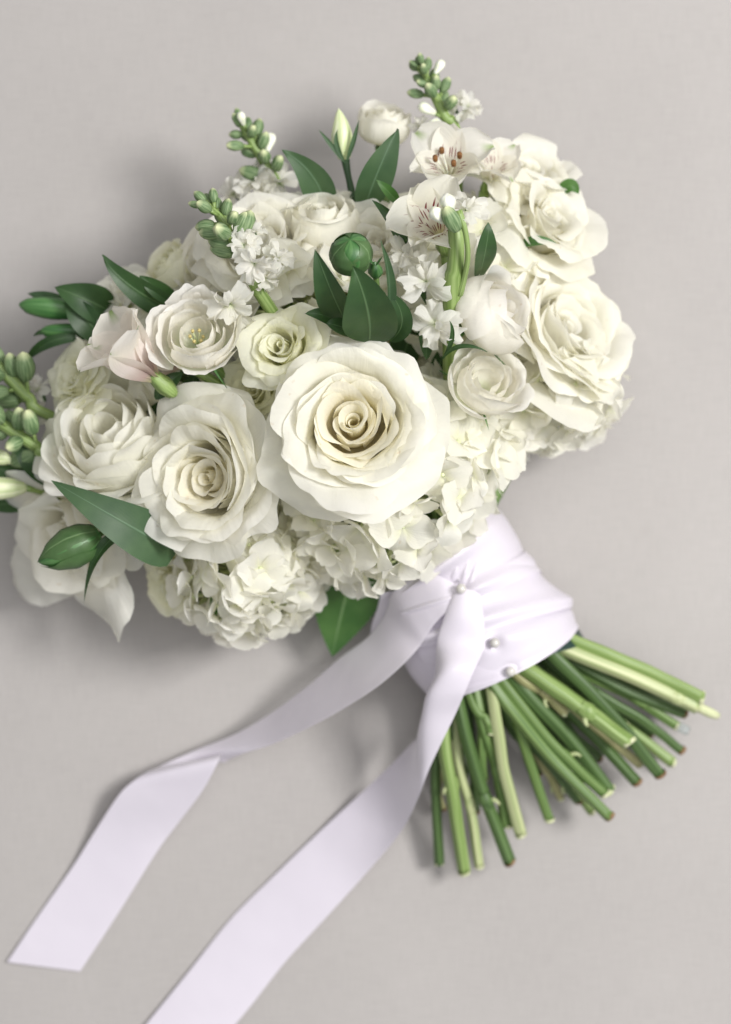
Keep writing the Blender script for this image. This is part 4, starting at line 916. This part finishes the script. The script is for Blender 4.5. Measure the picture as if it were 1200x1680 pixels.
CR = [([zq(640, 90), zq(580, 300), zq(535, 470)], .0050, 9, 'r'), ([zq(600, 150), zq(520, 320), zq(470, 440)], .0040, 7, 'r'),
      ([zq(700, 140), zq(610, 340), zq(560, 500)], .0045, 8, 'r'), ([zq(670, 110), zq(600, 310), zq(548, 470)], -.004, 5, 'r'),
      ([zq(480, 260), zq(400, 400), zq(330, 440)], .003, 8, 'r'),
      ([zq(560, 520), zq(640, 480), zq(760, 400), zq(860, 330)], .0035, 26, 'r'),
      ([zq(560, 560), zq(700, 640), zq(830, 620), zq(940, 480)], .0055, 14, 's'),
      ([zq(700, 790), zq(840, 640), zq(960, 560), zq(1080, 600)], .0045, 12, 's'),
      ([zq(780, 580), zq(735, 650), zq(720, 780)], -.0032, 5, 'r'), ([zq(830, 720), zq(790, 820), zq(760, 850)], -.004, 5, 'r'),
      ([zq(640, 860), zq(720, 850), zq(800, 820)], .0022, 5, 'r'), ([zq(700, 910), zq(760, 900), zq(840, 880), zq(1000, 800)], .0030, 8, 'r'),
      ([zq(660, 960), zq(720, 930), zq(790, 935)], -.0022, 5, 'r'), ([zq(650, 640), zq(640, 740), zq(700, 790)], .0026, 8, 'r'),
      ([zq(900, 760), zq(1000, 700), zq(1120, 690)], .003, 14, 'r'), ([zq(560, 480), zq(620, 560), zq(700, 780)], .0025, 12, 'r')]
CR = [(pl, am, w, k) for pl, am, w, k in CR]
kn = P(790, 1000, .02)
rib = thing('satin_ribbon', 'white lilac-tinted satin ribbon wrapped and pinned round the stems with two long tails', 'ribbon', Matrix.Translation(Vector((kn.x, kn.y, 0))))
ri = Matrix.Translation(-Vector((kn.x, kn.y, 0)))
off3 = np.array([kn.x, kn.y, 0])
def rpart(name, X): return link(name, grid_mesh(name, X - off3), rib, M['satin'])
AX = [r_[:4] + (r_[4] + .003, r_[5]) for r_ in AX]
rpart('wrap', wrap_surface(AX, creases=CR[:5], rimbulge=26, th0=-1.2, th1=math.pi + 1.2, nU=220))
def band(right, left, grow, seed, th0=-1.0, th1=2.45, nU=130, nV=46, pleat=.0011, freq=2.4, pinch=()):
    """one turn of ribbon: covers a-range `right` at th=0 and `left` at th=.62 pi"""
    tab = catmull(np.array(AX, float), 600); r = np.random.default_rng(seed)
    th = np.linspace(th0, th1, nU)[None, :]; v = np.linspace(0, 1, nV)[:, None]
    f = np.clip(th / (.62 * math.pi), -.6, 1.4); f = np.clip(f, 0, 1.3)
    lo = right[0] + (left[0] - right[0]) * f; hi = right[1] + (left[1] - right[1]) * f
    a = lo + (hi - lo) * v + .012 * np.sin(th * 2.3 + r.uniform(0, 6))
    ai = np.clip(a, 0, 1) * 598.99; i0 = ai.astype(int); w_ = (ai - i0)[..., None]
    row = tab[i0] * (1 - w_) + tab[i0 + 1] * w_
    ex = np.where(a > 1, a - 1, np.where(a < 0, a, 0))
    Lx, Ly, Rx, Ry, hh, zc = [row[..., c] for c in range(6)]
    edge = np.minimum(1, np.minimum(v, 1 - v) * 7)                       # edges hug the layer below
    ph = r.uniform(0, 6.28)
    dsp = pleat * (np.sin(6.28 * freq * v + ph + 1.1 * th + .5 * np.sin(1.6 * th + ph)) + .22 * np.sin(6.28 * freq * 2.3 * v + 1.7 * th)) * (.35 + .65 * np.exp(-((th - 1.75) / .8) ** 2)) * edge
    g = grow + dsp + .0012 * np.sin(th * 3 + ph) * edge
    e = np.clip(a, 0, 1.05) ** 2 * np.maximum(0, np.sin(th)) * 26
    gx = 1 + g / .04
    pxs = (Lx + Rx) / 2 + (Rx - Lx) / 2 * gx * np.cos(th) + e * .46 + ex * 105
    pys = (Ly + Ry) / 2 + (Ry - Ly) / 2 * gx * np.cos(th) + e * .89 + ex * 200
    zz = zc + (hh + g) * np.sin(th)
    for (qx, qy, dep, rad_) in pinch:
        zz = zz - dep * np.exp(-((pxs - qx) ** 2 + (pys - qy) ** 2) / rad_ ** 2)
    k = S * (H - zz) / H
    return np.stack([(pxs - 600) * k, (840 - pys) * k, np.maximum(zz, .0015)], -1)
PIN = ((757, 966, .004, 16), (812, 1055, .004, 14), (838, 1102, .003, 12))
rpart('turn', band((.62, 1.0), (.60, .97), .0014, 21, pinch=PIN, pleat=.0024, freq=1.0))
rpart('turn', band((.34, .80), (.42, .64), .0026, 22, pinch=PIN, pleat=.0030, freq=1.1))
rpart('turn', band((-.09, .50), (.16, .44), .0040, 23, pinch=PIN, pleat=.0036, freq=1.5))
rng = nrng()
def strip(rails, n=140, nu=19, wob=.0011, seed=3):
    rs = [catmull([P(*p) for p in r_], n) for r_ in rails]
    if len(rs) == 2: rs = [rs[0], .5 * (rs[0] + rs[1]), rs[1]]
    Q = np.stack(rs, 0).transpose(1, 0, 2)                      # n,3,3
    u = np.linspace(-1, 1, nu)[None, :, None]
    c0, c1, c2 = Q[:, :1], Q[:, 1:2], Q[:, 2:3]
    X = c1 + u * (c2 - c0) / 2 + u ** 2 * ((c0 + c2) / 2 - c1)
    r = np.random.default_rng(seed); X = X + wob * Wob(r, 17)(X.reshape(-1, 3)).reshape(X.shape)
    X[..., 2] = np.maximum(X[..., 2], .0012)
    return X
A1 = [(748, 958, .083), (716, 944, .082), (680, 951, .076), (648, 972, .066), (634, 1010, .052), (606, 1046, .042), (560, 1080, .034), (505, 1126, .026), (440, 1172, .018), (384, 1204, .013), (332, 1226, .010), (290, 1245, .010), (262, 1258, .012), (243, 1266, .015), (222, 1280, .017), (196, 1304, .015), (158, 1360, .008), (120, 1420, .004), (66, 1498, .002), (12, 1579, .002)]
B1 = [(766, 976, .084), (738, 1000, .084), (716, 1022, .080), (700, 1046, .076), (686, 1066, .072), (660, 1094, .066), (618, 1130, .060), (560, 1166, .052), (505, 1194, .044), (450, 1218, .034), (405, 1232, .024), (378, 1244, .013), (369, 1248, .012), (366, 1235, .022), (359, 1250, .026), (334, 1296, .018), (292, 1352, .009), (258, 1398, .005), (198, 1492, .0025), (131, 1594, .002)]
lift = lambda q, f=1.35: (q[0], q[1], q[2] if q[1] < 1060 else q[2] * (1 + (f - 1) * min(1, (q[1] - 1060) / 60)))
A1 = [lift(q) for q in A1]; B1 = [lift(q) for q in B1]
rpart('tail', strip([A1, B1]))
K2 = [((746, 974, .0850), (766, 968, .0880), (790, 978, .0860)), ((732, 1012, .084), (760, 1014, .0885), (796, 1026, .0855)), ((720, 1052, .082), (752, 1056, .087), (794, 1068, .083)),
      ((716, 1095, .070), (735, 1098, .081), (780, 1100, .079)), ((715, 1140, .055), (706, 1138, .070), (764, 1138, .073)), ((710, 1175, .044), (694, 1178, .062), (748, 1174, .066)),
      ((696, 1202, .035), (686, 1212, .055), (724, 1222, .060)), ((676, 1218, .026), (682, 1258, .045), (702, 1268, .052)), ((645, 1250, .018), (668, 1290, .033), (684, 1314, .041)),
      ((595, 1297, .009), (630, 1335, .018), (656, 1366, .026)), ((528, 1360, .004), (565, 1395, .009), (600, 1432, .013)), ((468, 1418, .003), (500, 1460, .006), (525, 1508, .006)),
      ((408, 1477, .002), (430, 1530, .004), (455, 1595, .003)), ((324, 1578, .002), (355, 1610, .003), (388, 1680, .002)), ((240, 1680, .002), (280, 1715, .003), (325, 1765, .002))]
K2[11] = ((455, 1432, .003), (492, 1468, .006), (535, 1505, .007)); K2[12] = ((380, 1508, .002), (422, 1548, .004), (470, 1577, .003)); K2[13] = ((310, 1595, .002), (360, 1630, .003), (413, 1650, .002)); K2[14] = ((232, 1690, .002), (290, 1730, .003), (350, 1725, .002))
K2 = [tuple(lift(q, 1.25) for q in k) for k in K2]
rpart('tail', strip([[k[0] for k in K2], [k[1] for k in K2], [k[2] for k in K2]], seed=5))
# inner side of the ribbon loop at the left of the wrap
A3 = [(628, 975, .060), (622, 1000, .045), (612, 1040, .030), (640, 1075, .02)]
B3 = [(690, 962, .066), (690, 1000, .055), (690, 1050, .045), (700, 1090, .03)]
rpart('loop', strip([A3, B3], n=40))
tape = link('floral_tape', grid_mesh('floral_tape', wrap_surface([(672, 1080, 925, 995, .031, .038), (684, 1110, 950, 1032, .030, .037), (690, 1122, 963, 1054, .029, .037)], nU=90, nV=20, th0=-1.2, th1=math.pi + 1.2, rimbulge=6) - np.array(tuple(P(840, 1090, 0)))), None, M['tape'], Matrix.Translation(P(840, 1090, 0)))
tag(tape, 'dark green floral tape showing at the lower edge of the satin wrap', 'tape')
sph = lathe('head', [(math.sin(x), -math.cos(x)) for x in np.linspace(0, math.pi, 14)], 20); sph.materials.append(M['pearl'])
shaft = tube_mesh('shaft', [(0, 0, -.5), (.5, .2, -5), (1, .4, -9)], [.16, .16, .05], 6, 4); shaft.materials.append(M['metal'])
for (x, y, z, lab) in ((757, 966, .0885, 'pearl-headed pin where both ribbon tails meet'), (812, 1055, .0825, 'pearl-headed pin in the middle of the gathered wrap'), (838, 1102, .0785, 'pearl-headed pin closest to the cut stems')):
    r = thing('pearl_pin', lab, 'pin', frame(direction(300, 25), P(x, y, z), 0, .0029))
    link('head', sph, r); link('shaft', shaft, r)
